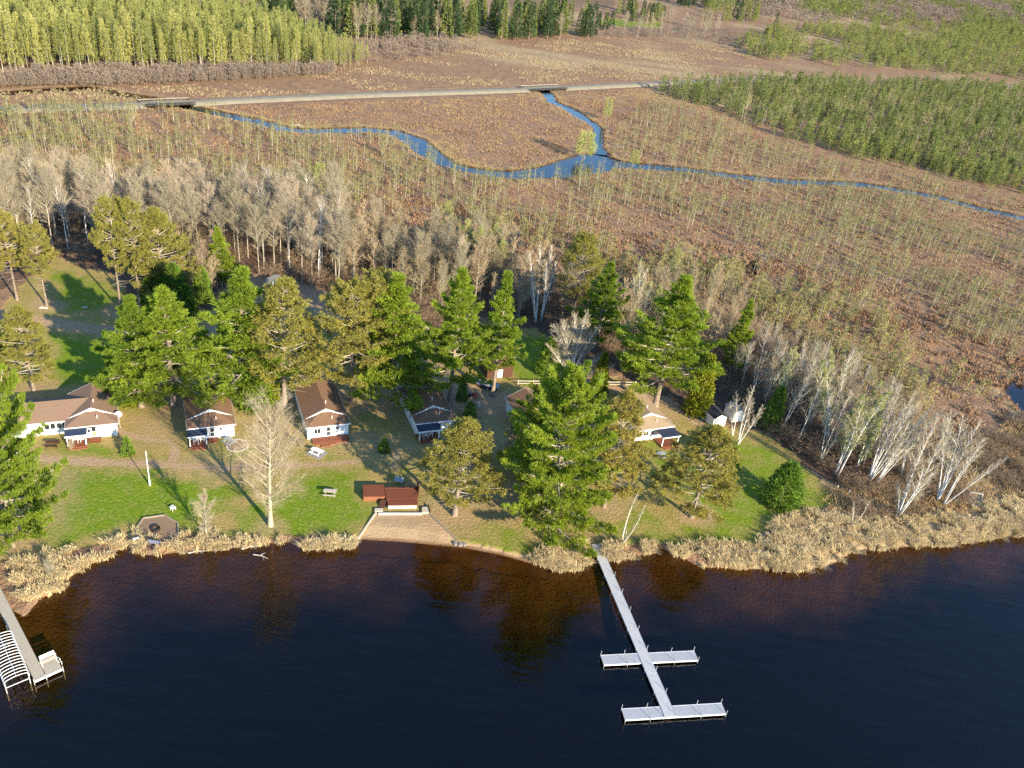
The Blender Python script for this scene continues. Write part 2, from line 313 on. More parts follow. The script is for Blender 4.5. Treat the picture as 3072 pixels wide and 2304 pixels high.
BARE=[poly(p) for p in [[(900,1320),(1100,1290),(1260,1310),(1260,1370),(1130,1400),(1060,1360),(930,1345)],[(1160,1200),(1480,1180),(1560,1330),(1400,1420),(1260,1330)],[(740,1240),(900,1235),(920,1330),(860,1360),(760,1340)],[(480,1390),(640,1340),(760,1390),(700,1450),(540,1440)],[(1250,1450),(1500,1430),(1900,1430),(1850,1560),(1500,1600),(1300,1600)],[(1690,1560),(1790,1560),(1790,1650),(1700,1650)],[(350,1240),(560,1230),(560,1330),(360,1330)],[(150,1470),(230,1420),(220,1600),(150,1640)]]]
DUFF=[(521,1216,5),(735,1206,6),(853,1218,5),(1052,1205,5),(1178,1212,5),(1348,1206,6),(1477,1187,5),(1964,1222,6),(1640,1585,7),(1648,1430,6),(1364,1544,5),(1811,1520,5.5),(2074,1550,4.5),(102,1172,5),(141,918,4),(363,930,4),(422,935,4),(812,1576,3.5),(48,1640,5)]
FIELD=poly([(1480,-10),(1840,-10),(1850,24),(1500,26)]); FARLAWN=poly([(1785,62),(1850,52),(1985,70),(1975,82),(1800,80)])
def terrain(P):
    n=len(P); A=np.zeros((n,4),np.float32); B=np.zeros((n,4),np.float32)
    near=P[:,1]<260
    J=np.stack([vnoise(P,3.5,3)-.5,vnoise(P,3.5,8)-.5],1)*3.2
    Q=P+J; J2=vnoise(P,11,61,3)-.5
    z=np.full(n,-.02)
    hum=(vnoise(P,1.9,21,3)-.5)*.5+(vnoise(P,9,25,2)-.5)*.25
    lawn=np.zeros(n); lawn[near]=inside(Q[near],LAWN)
    litter=np.zeros(n)
    for wd in WOODS: litter[near]=np.maximum(litter[near],inside(Q[near]+J[near],wd))
    litter*=1-lawn
    z+=np.where(lawn>0,(vnoise(P,7,31,2)-.5)*.10,np.maximum(hum*np.where(litter>0,.5,1.0)-.02,-.14))
    g=np.zeros(n)
    for p,s in GREENS: dd_=dist(P[near],p,True)[0]*np.where(inside(P[near],p),1,-1); g[near]=np.maximum(g[near],s*sstep(-2.2,3.0,dd_+J[near,0]*1.5+J2[near]*5))
    straw=np.zeros(n); far=P[:,1]>300
    straw[far]=sstep(.5,.7,vnoise(P[far]*[.35,1],26,41,3))*sstep(380,450,P[far,1]-.12*P[far,0])
    dirt=np.zeros(n)
    for pl,wd in DRIVES+PATHS:
        d,t=dist(P[near],pl); ww=np.interp(t,np.arange(len(wd)),wd); dirt[near]=np.maximum(dirt[near],1-sstep(ww*.7,ww*1.25,d+J[near,0]*.25))
    for b in BARE: dirt[near]=np.maximum(dirt[near],.5*sstep(-2,3,dist(P[near],b,True)[0]*np.where(inside(P[near],b),1,-1)+J[near,1]*1.5))
    for bx,by,rad in DUFF:
        c_=G(bx,by)[:2]; dd_=np.hypot(P[near,0]-c_[0],P[near,1]-c_[1])+J2[near]*7; dirt[near]=np.maximum(dirt[near],.6*sstep(rad,rad*.35,dd_)); g[near]*=1-.55*sstep(rad*1.2,rad*.4,dd_)
    sand=np.zeros(n); sand[near]=np.maximum(inside(P[near]+J[near]*.08,BEACH),inside(P[near]+J[near]*.15,BEACH2))
    # lake
    k=P[:,1]<215; ds=np.full(n,1e3); ds[k]=dist(P[k],SHORE)[0]*np.where(inside(P[k],LAKE),-1,1)
    nl=P[:,1]<300; lake=inside(P,LAKE); ds[lake&~k]=-50; ds[lake&(ds>0)]=-50
    bank=np.where(sand>0,.13,.5)
    z=np.where(ds>=0,np.minimum(z,WZ+ds*bank),np.maximum(WZ+ds*.11,-3.2))
    bed=(ds<-.25).astype(float); wet=1-sstep(0,1.0,ds-.2)
    deep=sstep(1,11+3*sstep(45,10,P[:,0]),-ds+(vnoise(P,6,51)-.5)*9)  # mask that paints light absorbed by tea-coloured water into the bed colour
    # creeks and pond
    cd=np.full(n,1e3)
    for pl,wd in ((CREEK,CREEK_W),(BRANCH,BRANCH_W),(BACK,BACK_W),(RUT,np.full(4,.25))):
        kk=(P[:,1]>120)&(P[:,1]<600); d,t=dist(P[kk],pl); cd[kk]=np.minimum(cd[kk],d+J[kk,1]*.28-np.interp(t,np.arange(len(wd)),wd))
    pd=np.hypot((P[:,0]-POND[0])/4.0,(P[:,1]-POND[1])/8.5); cd=np.minimum(cd,(pd-1)*4)
    c=sstep(.9,-.5,cd); z=z*(1-c)+c*-.9; peat=sstep(2.2,.3,cd)*(cd<50); straw=np.maximum(straw,sstep(5,2.2,cd)*sstep(1.2,2.2,cd)*.8*(cd<50))
    bed=np.maximum(bed,sstep(.2,-.2,cd)); deep=np.maximum(deep,sstep(.2,-.2,cd))
    # bog rim behind the reeds at the right is dry grass
    rim=np.zeros(n); rim[near]=sstep(34,10,ds[near])*(1-lawn[near])*(P[near,0]>35); straw=np.maximum(straw,rim*.9*(ds>=0))
    A[:,0]=lawn;A[:,1]=g;A[:,2]=dirt;A[:,3]=np.maximum(sand*.6,sand*wet)
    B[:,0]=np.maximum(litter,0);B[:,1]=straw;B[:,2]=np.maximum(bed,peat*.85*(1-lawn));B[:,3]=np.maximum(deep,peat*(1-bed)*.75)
    fl=np.zeros(n); fl[far]=inside(P[far],FARLAWN); A[:,0]=np.maximum(A[:,0],fl); A[:,1]=np.maximum(A[:,1],fl*.8)
    fd=np.zeros(n); fd[far]=inside(P[far],FIELD); B[:,0]=np.maximum(B[:,0],fd*.6)
    rd=np.zeros(n); kk=(P[:,1]>180)&(P[:,1]<560)
    d,t=dist(P[kk],ROAD); z[kk]=np.where(d<6,np.minimum(z[kk],-.25),z[kk])
    return z,A,B,sand,ds,dirt
az=np.radians(np.linspace(-62,62,800)); 
rr=np.concatenate([np.linspace(6,42,14)[:-1],np.exp(np.linspace(math.log(42),math.log(620),610))[:-1],np.exp(np.linspace(math.log(620),math.log(5000),60))])
GX=np.sin(az)[None,:]*rr[:,None]; GY=np.cos(az)[None,:]*rr[:,None]
P=np.stack([GX.ravel(),GY.ravel()],1)
gz,gA,gB,gsand,gds,gdirt=terrain(P)
nr,na=len(rr),len(az)
i=np.arange(nr-1)[:,None]*na; j=np.arange(na-1)[None,:]
GF=np.stack([i+j,i+j+1,i+na+j+1,i+na+j],-1).reshape(-1,4)
GV=np.column_stack([P,gz])
fn=np.cross(GV[GF[:,2]]-GV[GF[:,0]],GV[GF[:,3]]-GV[GF[:,1]]); vn=np.zeros_like(GV)
for q in range(4): np.add.at(vn,GF[:,q],fn)
vn/=np.linalg.norm(vn,axis=1)[:,None]; vn*=np.sign(vn[:,2:3])
def ground_material():
    m=bpy.data.materials.new('land'); m.use_nodes=True; n=m.node_tree; L=n.links.new; b=n.nodes['Principled BSDF']
    b.inputs['Roughness'].default_value=.95; b.inputs['Specular IOR Level'].default_value=.08
    tc=n.nodes.new('ShaderNodeTexCoord')
    def noise(s,d=5,st=None):
        src=tc.outputs['Object']
        if st: mp=n.nodes.new('ShaderNodeMapping'); mp.inputs['Scale'].default_value=st; L(src,mp.inputs[0]); src=mp.outputs[0]
        t=n.nodes.new('ShaderNodeTexNoise'); t.inputs['Scale'].default_value=s; t.inputs['Detail'].default_value=d; L(src,t.inputs['Vector']); return t.outputs[0]
    def rng_(x,a,c,lo=0,hi=1):
        t=n.nodes.new('ShaderNodeMapRange'); t.inputs[1].default_value=a;t.inputs[2].default_value=c;t.inputs[3].default_value=lo;t.inputs[4].default_value=hi; L(x,t.inputs[0]); return t.outputs[0]
    def mix(f,a,c,mode='MIX'):
        t=n.nodes.new('ShaderNodeMix'); t.data_type='RGBA'; t.blend_type=mode
        for s,k in ((f,0),(a,6),(c,7)):
            if isinstance(s,(int,float)): t.inputs[k].default_value=s
            elif isinstance(s,tuple): t.inputs[k].default_value=(*s,1)
            else: L(s,t.inputs[k])
        return t.outputs[2]
    def math_(op,a,c):
        t=n.nodes.new('ShaderNodeMath'); t.operation=op; t.use_clamp=True
        for s,k in ((a,0),(c,1)):
            if isinstance(s,(int,float)): t.inputs[k].default_value=s
            else: L(s,t.inputs[k])
        return t.outputs[0]
    at={}
    for nm in 'AB':
        a=n.nodes.new('ShaderNodeAttribute'); a.attribute_name='zone_'+nm; s=n.nodes.new('ShaderNodeSeparateColor'); L(a.outputs['Color'],s.inputs[0])
        at[nm]=list(s.outputs)+[a.outputs['Alpha']]
    n1=noise(.35,4); n2=noise(2.2,5); n3=noise(.07,3); n4=noise(6,3)
    fine=rng_(n2,.35,.65)
    bog=mix(rng_(n1,.38,.62),(.31,.19,.112),(.21,.125,.074)); bog=mix(rng_(n2,.5,.68,0,.75),bog,(.32,.205,.12)); bog=mix(rng_(n4,.54,.7,0,.65),bog,(.065,.042,.03)); bog=mix(rng_(n3,.45,.65,0,.45),bog,(.30,.18,.09))
    straw=mix(fine,(.42,.325,.175),(.31,.225,.12))
    c=mix(math_('MULTIPLY',at['B'][1],rng_(n1,.3,.55)),bog,straw)
    lit=mix(fine,(.17,.105,.065),(.085,.055,.04)); c=mix(at['B'][0],c,lit)
    tan=mix(fine,(.37,.275,.10),(.27,.195,.07)); tan=mix(rng_(n1,.35,.62,0,.5),tan,(.20,.19,.05))
    grn=mix(fine,(.145,.235,.012),(.08,.155,.008)); grn=mix(rng_(n1,.45,.7,0,.55),grn,(.21,.22,.025))
    gm=math_('ADD',math_('MULTIPLY',at['A'][1],1.02),rng_(n1,.44,.72,-.3,.45)); gm=math_('MULTIPLY',gm,rng_(n2,.2,.5,.55,1.1))
    lawn=mix(gm,tan,grn); c=mix(at['A'][0],c,lawn)
    dirt=mix(fine,(.42,.29,.175),(.31,.205,.12)); c=mix(math_('MULTIPLY',at['A'][2],rng_(n2,.28,.5,.45,1)),c,dirt)
    sand=mix(rng_(n1,.4,.6),(.42,.29,.165),(.36,.245,.14)); sand=mix(rng_(at['A'][3],.62,1.0),sand,(.20,.115,.06)); c=mix(rng_(at['A'][3],.0,.5),c,sand)
    bed=mix(rng_(n1,.35,.6),(.16,.095,.036),(.105,.063,.025)); bed=mix(at['B'][3],bed,(.0035,.004,.007)); c=mix(at['B'][2],c,bed)  # near-black mix paints the water's light loss on the bed; banks get dark peat
    L(c,b.inputs['Base Color'])
    bp=n.nodes.new('ShaderNodeBump'); bp.inputs['Distance'].default_value=.16
    lw=math_('MAXIMUM',at['A'][0],at['A'][3]); 
    hgt=n.nodes.new('ShaderNodeMath'); hgt.operation='MULTIPLY'; L(n2,hgt.inputs[0]); L(rng_(lw,0,1,2.2,.75),hgt.inputs[1])
    hg2=n.nodes.new('ShaderNodeMath'); hg2.operation='MULTIPLY_ADD'; L(n4,hg2.inputs[0]); hg2.inputs[1].default_value=.5; L(hgt.outputs[0],hg2.inputs[2])
    L(hg2.outputs[0],bp.inputs['Height']); L(bp.outputs[0],b.inputs['Normal'])
    return m
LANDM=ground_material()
def land_piece(name,fmask):
    f=GF[fmask]; used=np.unique(f); mp=np.full(len(GV),-1); mp[used]=np.arange(len(used))
    me=mesh_np(name,GV[used],[mp[f]],[LANDM],None,True)
    for nm,a in (('zone_A',gA),('zone_B',gB)):
        t=me.attributes.new(nm,'FLOAT_COLOR','POINT'); t.data.foreach_set('color',np.ascontiguousarray(a[used],np.float32).ravel())
    me.normals_split_custom_set_from_vertices(vn[used].tolist())
    return ob(name,me,kind='structure')
fc=P[GF].mean(1)
isbeach=(gsand[GF].mean(1)>.5)&(gds[GF].mean(1)>0); islawn=(gA[GF,0].mean(1)>.5)&(fc[:,1]<300)&~isbeach
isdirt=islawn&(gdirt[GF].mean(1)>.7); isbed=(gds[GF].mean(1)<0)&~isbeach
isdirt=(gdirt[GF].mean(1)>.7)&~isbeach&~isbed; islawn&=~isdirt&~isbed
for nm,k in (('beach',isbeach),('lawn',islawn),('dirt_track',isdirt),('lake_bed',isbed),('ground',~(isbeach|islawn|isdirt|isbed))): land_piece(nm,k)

def water_material(name,tint,b1,b2,rough,ior=1.333):
    m=bpy.data.materials.new(name); m.use_nodes=True; n=m.node_tree; n.nodes.clear(); L=n.links.new
    o=n.nodes.new('ShaderNodeOutputMaterial'); gl=n.nodes.new('ShaderNodeBsdfGlossy'); gl.inputs['Roughness'].default_value=rough
    tr=n.nodes.new('ShaderNodeBsdfTransparent'); tr.inputs[0].default_value=(*tint,1)
    fr=n.nodes.new('ShaderNodeFresnel'); fr.inputs[0].default_value=ior; ms=n.nodes.new('ShaderNodeMixShader')
    tc=n.nodes.new('ShaderNodeTexCoord'); mp=n.nodes.new('ShaderNodeMapping'); mp.inputs['Rotation'].default_value=(0,0,R(12)); mp.inputs['Scale'].default_value=(.33,1.25,1); L(tc.outputs['Object'],mp.inputs[0])
    hs=[]
    for s,a in ((2.6,b1),(.5,b2)):
        t=n.nodes.new('ShaderNodeTexNoise'); t.inputs['Scale'].default_value=s; t.inputs['Detail'].default_value=2.5; L(mp.outputs[0],t.inputs['Vector'])
        q=n.nodes.new('ShaderNodeMath'); q.operation='MULTIPLY'; q.inputs[1].default_value=a; L(t.outputs[0],q.inputs[0]); hs.append(q)
    ad=n.nodes.new('ShaderNodeMath'); ad.operation='ADD'; L(hs[0].outputs[0],ad.inputs[0]); L(hs[1].outputs[0],ad.inputs[1])
    bp=n.nodes.new('ShaderNodeBump'); bp.inputs['Distance'].default_value=1; L(ad.outputs[0],bp.inputs['Height'])
    L(bp.outputs[0],gl.inputs['Normal']); L(bp.outputs[0],fr.inputs['Normal']); ge=n.nodes.new('ShaderNodeNewGeometry'); bf=n.nodes.new('ShaderNodeMath'); bf.operation='SUBTRACT'; bf.inputs[0].default_value=1; L(ge.outputs['Backfacing'],bf.inputs[1]); fm=n.nodes.new('ShaderNodeMath'); fm.operation='MULTIPLY'; L(fr.outputs[0],fm.inputs[0]); L(bf.outputs[0],fm.inputs[1]); L(fm.outputs[0],ms.inputs[0]); L(tr.outputs[0],ms.inputs[1]); L(gl.outputs[0],ms.inputs[2]); L(ms.outputs[0],o.inputs[0])
    return m
W_['lake']=water_material('lake_water',(.48,.37,.235),.016,.085,.06,1.48)
W_['creek']=water_material('creek_water',(.5,.35,.2),.012,.03,.03,1.5)
shx=np.linspace(-420,420,2)
lk=MB(); lk.add([(-900,-600,WZ),(900,-600,WZ),(900,60,WZ),(140,128,WZ),(60,112,WZ),(-900,106,WZ)],[[0,1,2,3,4,5]]); lk.build('lake','lake',kind='structure')
def ribbon(name,pl,wd,z,m):
    T=np.gradient(pl,axis=0); T/=np.linalg.norm(T,axis=1)[:,None]; N=np.stack([-T[:,1],T[:,0]],1); n=len(pl)
    V=np.concatenate([np.column_stack([pl+N*wd[:,None],np.full(n,z)]),np.column_stack([pl-N*wd[:,None],np.full(n,z)])])
    k=np.arange(n-1); F=np.stack([k+n,k+n+1,k+1,k],-1); return V,F
V1,F1=ribbon('c',CREEK,CREEK_W+2.6,-.25,'creek'); V2,F2=ribbon('c',BRANCH[:-1],BRANCH_W[:-1]+2.0,-.254,'creek'); V3,F3=ribbon('c',BACK,BACK_W+2,-.258,'creek')
cm=MB(); cm.add(V1,F1); cm.add(V2,F2); cm.add(V3,F3); cm.build('creek','creek',kind='structure')
pm=MB(); pm.add([(POND[0]+6*math.cos(a),POND[1]+11*math.sin(a),-.25) for a in np.linspace(0,2*math.pi,24,endpoint=False)],[list(range(24))]); pm.build('pond','creek',kind='structure')

# causeway road with two timber bridges
def road_piece(m,pl,zt,hw,sl):
    T=np.gradient(pl,axis=0); T/=np.linalg.norm(T,axis=1)[:,None]; N=np.stack([-T[:,1],T[:,0]],1); n=len(pl); V=[]
    for off,z in ((hw+sl,-.4),(hw,zt-.06),(hw*.5,zt),(0,zt+.03),(-hw*.5,zt),(-hw,zt-.06),(-hw-sl,-.4)): V.append(np.column_stack([pl+N*off,np.full(n,z)]))
    V=np.concatenate(V); k=np.arange(n-1); F=np.concatenate([np.stack([(q+1)*n+k,(q+1)*n+k+1,q*n+k+1,q*n+k],-1) for q in range(6)]); m.add(V,F,0)
def along(pl,s0,s1,n):
    c=np.concatenate([[0],np.cumsum(np.hypot(*np.diff(pl,axis=0).T))]); s=np.linspace(s0,s1,n); return np.column_stack([np.interp(s,c,pl[:,0]),np.interp(s,c,pl[:,1])])
rc=np.concatenate([[0],np.cumsum(np.hypot(*np.diff(ROAD,axis=0).T))])
def s_at(px,py):
    p=G(px,py,.6)[:2]; d,t=dist(p[None],ROAD); return float(np.interp(t[0],np.arange(len(ROAD)),rc))
B1a,B1b,B2a,B2b=s_at(430,310),s_at(566,304),s_at(1580,266),s_at(1684,261)
rm=MB()
for a,b in ((0,B1a),(B1b,B2a),(B2b,rc[-1])): road_piece(rm,along(ROAD,a,b,max(6,int((b-a)/6))),.62,2.5,1.5)
rm.build('road','road',kind='structure',smooth=True)
def bridge(a,b,label):
    p0,p1=along(ROAD,a,b,2); d=p1-p0; L_=np.hypot(*d); rz=math.atan2(d[1],d[0])
    t=thing('road_bridge',(p0[0],p0[1],0),label,'bridge',rz)
    MB().box(0,L_,-3.3,3.3,.42,.62).build('deck','road',t)
    for y in (-3.42,3.42):
        m=MB(); m.box(-1,L_+1,y-.1,y+.1,.35,.72); m.build('curb_beam','dark_timber',t)
        m=MB(); m.box(-1,L_+1,y-.07,y+.07,1.05,1.3)
        for x in np.arange(0,L_+.1,2.4): m.box(x-.1,x+.1,y-.1,y+.1,.72,1.06)
        m.build('guard_rail','timber' if y>0 else 'dark_timber',t)
    for x in np.linspace(.4,L_-.4,max(3,int(L_/5))):
        m=MB(); m.box(x-.2,x+.2,-3.3,3.3,.1,.42)
        for y in (-2.9,-1,1,2.9): m.tube([(x,y,-1.2),(x,y,.1)],.19,7)
        m.build('pile_bent','dark_timber',t)
    return t
bridge(B1a,B1b,'longer timber road bridge at the left over the blue creek')
bridge(B2a,B2b,'short timber road bridge over the narrow upper creek branch')
# ------------------------------------------------------------------ trees: every kind is grown once or a few times, then copied
def unit(v): return v/(np.linalg.norm(v)+1e-9)
def trunk_line(r,H,r0,wob=.012,lean=(0,0),n=12,rt=.12):
    t=np.linspace(0,1,n); x=np.cumsum(r.normal(size=n))*wob*H*.3; y=np.cumsum(r.normal(size=n))*wob*H*.3
    P=np.column_stack([(x-x[0])*t+lean[0]*t,(y-y[0])*t+lean[1]*t,t*H]); return P,r0*((1-t)*(1-rt)+rt)*np.where(t<.04,1.35,1)
def at_t(P,t):
    k=t*(len(P)-1); i=min(int(k),len(P)-2); f=k-i; return P[i]*(1-f)+P[i+1]*f
def pine(r,H=22,W=4.2,cb=.22,nb=95,kind='white',tr=.34,pw=None):
    P,rad=trunk_line(r,H,tr,.006)
    S=[]; C=[]; D=[]; Ls=[]
    gap=r.random(8)
    for q in range(nb):
        t=(q+r.random())/nb; t=t**.92
        if kind=='white': nw=nb//5; t=((q//5)+.5+r.normal()*.16)/nw; t=min(max(t,0),.985)
        h=cb+(1-cb)*t*.985; az=q*2.39996+r.normal()*.35 if kind!='white' else (q%5)*1.2566+(q//5)*.7+r.normal()*.3
        if kind=='white':
            pr=(1-t)**(.85 if H<23 else .5)*(.6+.4*min(1,t*6+.4)); Lb=max(.7,W*pr*(.45+.85*r.random())); el=R(4+22*t+40*t**3+r.normal()*7)
            if r.random()<.12 and t<.8: Lb*=.35
        else:
            pr=math.sqrt(max(.05,1-(max(0,t-.28)/.74)**2))*(.62+.38*min(1,t*3)) if pw is None else (1-t)**pw*(.6+.4*min(1,t*4+.2)); Lb=max(.6,W*pr*(.6+.5*r.random())); el=R(-4+55*t**1.5+r.normal()*10)
        p0=at_t(P,h); d=np.array([math.cos(az)*math.cos(el),math.sin(az)*math.cos(el),math.sin(el)]); sd=np.array([-math.sin(az),math.cos(az),0])
        up=np.array([0,0,1.0]); bow=.16 if kind=='white' else .22
        ss=np.linspace(0,1,4); pts=[p0+d*Lb*s+up*(bow*Lb*s*s) for s in ss]
        r0=.025+.016*Lb
        for a in range(3): S.append([*pts[a],*pts[a+1],r0*(1-ss[a]*.8),r0*(1-ss[a+1]*.8)])
        s0=.26 if kind=='white' else .5
        nc=int(Lb*(8.5 if kind=='white' else 5.2))+4
        for c in range(nc):
            s=s0+(1-s0)*r.random()**.75; wd=((1.05-s)*.36*Lb+.24) if kind=='white' else (.95-.5*s)*.5*Lb+.2
            o=(r.random()*2-1)*wd; p=p0+d*Lb*s+up*(bow*Lb*s*s+r.normal()*(.12 if kind=='white' else .22))+sd*o
            if c%3==0: S.append([*(p0+d*Lb*max(0,s-.22)+up*bow*Lb*max(0,s-.22)**2),*p,.016,.008])
            C.append(p); D.append(unit(d*.85+sd*np.sign(o)*.4+up*.75) if kind=='white' else unit(d*.35+sd*np.sign(o)*.2+up*.6)); Ls.append(.66 if kind=='white' else .5)
    if kind=='red':
        for q in range(16):
            h=cb*(.55+.5*r.random()); az=r.random()*6.28; p0=at_t(P,h); L=W*(.2+.4*r.random()); e=p0+np.array([math.cos(az)*L,math.sin(az)*L,-.1*L]); S.append([*p0,*e,.03,.008])
    n=9
    for q in range(n): C.append(P[-1]+r.normal(size=3)*[.15,.15,.3]-[0,0,.3]); D.append(np.array([0,0,1.0])); Ls.append(.55)
    V,F=blades(np.array(C),np.array(D),np.array(Ls)*.92,.085 if kind=='white' else .08,20 if kind=='white' else 20,r,.42 if kind=='white' else .85)
    TV,TF=ptube(P,rad,8); SV,SF=segs(S,4)
    tm=MB(); tm.add(TV,TF); tm.add(SV,SF,1); cm_=MB(); cm_.add(V,F)
    return tm.mesh('trunk',['bark_pine','limb'],True),cm_.mesh('crown','nd_white' if kind=='white' else 'nd_red')
def cone(r,H,W,n,bl,bw,nb,mats,cb=.05,droop=-.25,full=1.0,tr=.12,tiers=0,spread=.6,barkm='bark_pine'):
    P,rad=trunk_line(r,H,tr,.004,n=6,rt=.08)
    C=[];D=[]
    for q in range(n):
        t=r.random()**1.25; az=q*2.39996+r.normal()*.4
        L=W*(1-t)**full*(.75+.35*r.random())+.05*W
        s=.35+.65*r.random()**.6
        p=at_t(P,cb+(1-cb)*t*.99)+np.array([math.cos(az),math.sin(az),droop])*L*s
        C.append(p); D.append(unit(np.array([math.cos(az),math.sin(az),.25])))
    V,F=blades(np.array(C),np.array(D),bl,bw,nb,r,spread); TV,TF=ptube(P,rad,5)
    return TV,TF,V,F
def bare(r,H,r0,first=.35,nb=34,L=.26,ang=48,tw=9,lean=(0,0),tw2=2,curve=.35,prof=lambda t:(1-t)**.5*(.5+.5*min(1,t*4)),wob=.012,twr=.014,path=None):
    if path is None: P,rad=trunk_line(r,H,r0,wob,lean,n=12,rt=.1)
    else: P=path; t=np.linspace(0,1,len(P)); rad=r0*((1-t)*.9+.1); H=np.linalg.norm(P[-1]-P[0])
    S=[];T=[]
    for q in range(nb):
        t=(q+r.random())/nb; h=first+(1-first)*t*.98; p0=at_t(P,h); az=q*2.39996+r.normal()*.5
        ax=unit(at_t(P,min(1,h+.05))-at_t(P,max(0,h-.05))); e=R(ang*(1-.45*t)+r.normal()*8)
        u=unit(np.cross(ax,[1,0,.1])); v=np.cross(ax,u); rad_=u*math.cos(az)+v*math.sin(az)
        d=ax*math.cos(e)+rad_*math.sin(e); Lb=max(.4,L*H*prof(t)*(.6+.6*r.random())); k=5; pts=[p0]
        dd=d.copy()
        for s in range(1,k): dd=unit(dd+np.array([0,0,curve/k])+r.normal(size=3)*.1); pts.append(pts[-1]+dd*Lb/(k-1))
        rb=min(r0*.5,.018+.011*Lb)
        for s in range(k-1): S.append([*pts[s],*pts[s+1],rb*(1-.85*s/(k-1)),rb*(1-.85*(s+1)/(k-1))])
        pts=np.array(pts)
        for w_ in range(tw):
            s=.2+.8*r.random(); p=at_t(pts,s); dw=unit(unit(pts[-1]-pts[0])+r.normal(size=3)*.5+np.array([0,0,.25])); Lw=Lb*(.22+.25*r.random())*(1.2-.5*s)
            m_=p+dw*Lw*.5; e2=m_+unit(dw+r.normal(size=3)*.25+[0,0,.15])*Lw*.5
            T.append([*p,*m_,twr,twr*.7]); T.append([*m_,*e2,twr*.7,twr*.35])
            for x in range(tw2):
                d3=unit(dw+r.normal(size=3)*.6); T.append([*m_,*(m_+d3*Lw*.6),twr*.6,twr*.3])
    TV,TF=ptube(P,rad,7); SV,SF=segs(S,4); WV,WF=segs(T,3)
    return TV,TF,SV,SF,WV,WF,np.array(T)
def bare_meshes(r,bark,twig,buds=0,**kw):
    TV,TF,SV,SF,WV,WF,T=bare(r,**kw); a=MB(); a.add(TV,TF); a.add(SV,SF); b=MB(); b.add(WV,WF,0)
    mats=[twig]
    if buds:
        k=r.random(len(T))<buds; V,F=blades(T[k][:,3:6],r.normal(size=(k.sum(),3))+[0,0,.5],.20,.09,3,r,.8); b.add(V,F,1); mats.append('bud')
    return a.mesh('trunk',bark,True),b.mesh('crown',mats)
def plant(kind,tm,cm_,base,h,H,label,cat,group=None,rz=None,wide=1.0,z=-.1):
    s=h/H; o=thing(kind,(base[0],base[1],z),label,cat,rng.random()*6.28 if rz is None else rz,group,(s*wide,s*wide,s))
    ob('trunk',tm,o); ob('crown',cm_,o); return o

r=np.random.default_rng(3)
WP=[pine(r,22,6.4,.10,105),pine(r,22,6.4,.22,95),pine(r,22,6.0,.12,105),pine(r,22,5.2,.26,75)]
RPC=pine(np.random.default_rng(55),20,6.0,.20,95,'red',.28,.6); RPD=pine(np.random.default_rng(56),20,5.6,.24,85,'red',.30,.55)
RP=[pine(r,20,5.6,.27,80,'red',.28),pine(r,20,5.8,.22,88,'red',.30),pine(r,20,4.4,.42,60,'red',.26)]
BIGP=pine(r,24,9.6,.06,150); 
PINES=[ # mesh, base px, top px row, crown width factor, label
 (WP[1],(521,1216),867,1.35,'tall white pine rising over the left edge of the brown-roofed second cabin'),
 (WP[0],(425,1220),895,1.3,'shorter white pine with yellow-tipped boughs between the lodge and the second cabin'),
 (WP[2],(735,1206),812,1.4,'dense white pine just right of the second cabin, its top above the bare-trunk pine'),
 (RPD,(853,1218),842,1.15,'red pine with a long bare pale trunk against the third cabin'),
 (RP[1],(1052,1205),866,1.0,'olive red pine leaning over the back of the third cabin roof'),
 (RP[0],(1120,1190),843,.95,'olive red pine with a dark gap in its crown, left of the bluish white pine'),
 (WP[0],(1178,1212),829,1.2,'bluish broad white pine between the third and fourth cabins'),
 (WP[1],(1348,1206),812,.95,'bright green white pine with thick grey trunk beside the fourth cabin roof'),
 (WP[3],(1477,1187),822,.95,'slim open white pine with bare lower trunk in front of the flatbed trailer'),
 (WP[1],(1785,1052),792,1.05,'white pine behind the bare white birch in the middle of the grounds'),
 (RP[1],(1718,950),715,.85,'small dark pine at the bog edge behind the other pines'),
 (WP[1],(1964,1222),838,1.25,'big white pine with a thick lit trunk behind the tan-roofed cabin'),
 (BIGP,(1640,1585),1128,.84,'largest and widest white pine, in the middle of the shore lawn'),
 (BIGP,(1618,1405),1150,1.0,'white pine standing close behind the largest shore pine'),
 (RPD,(1364,1544),1269,1.5,'yellowish red pine with silvery low branches beside the red-stained deck'),
 (RPC,(1811,1520),1180,1.0,'tall olive red pine hiding the front of the tan-roofed cabin'),
 (RPC,(2074,1550),1285,1.5,'forked red pine with a pale trunk on the right lawn'),
 (BIGP,(40,1640),1050,.56,'huge white pine cut by the left edge of the picture near the lake'),
 (RPC,(102,1172),923,1.15,'yellow-green pine behind the white lodge with the wing'),
 (WP[2],(-12,1120),880,.8,'dark green pine half out of the picture on the left above the lodge'),
 (RP[2],(141,918),683,.9,'red pine with leaning bare trunk on the right of the roadside trio'),
 (RP[2],(52,900),650,1.0,'red pine in the middle of the roadside trio at the left edge'),
 (RP[2],(-4,900),655,1.0,'red pine at the outer left of the roadside trio'),
 (RP[2],(363,930),608,.72,'tall red pine with sparse crown and long bare trunk by the dirt track'),
 (RP[2],(422,935),615,.66,'straight red pine standing just right of the sparse tall one'),
 (RPC,(492,915),630,1.25,'full-crowned red pine at the right end of the roadside row'),
 (WP[2],(665,860),683,1.1,'rounded small pine alone in front of the bare aspens'),
 (WP[2],(2190,1120),905,.8,'pine half hidden in bare trees at the right of the big lit-trunk pine'),
]
for (tm,cm_),b,ty,wd,lab in PINES:
    B,h=HT(b,ty); H={id(BIGP[0]):24}.get(id(tm),22 if any(tm is x[0] for x in WP) else 20)
    plant('pine_tree',tm,cm_,B,h,H,lab,'pine tree',wide=wd*1.12)
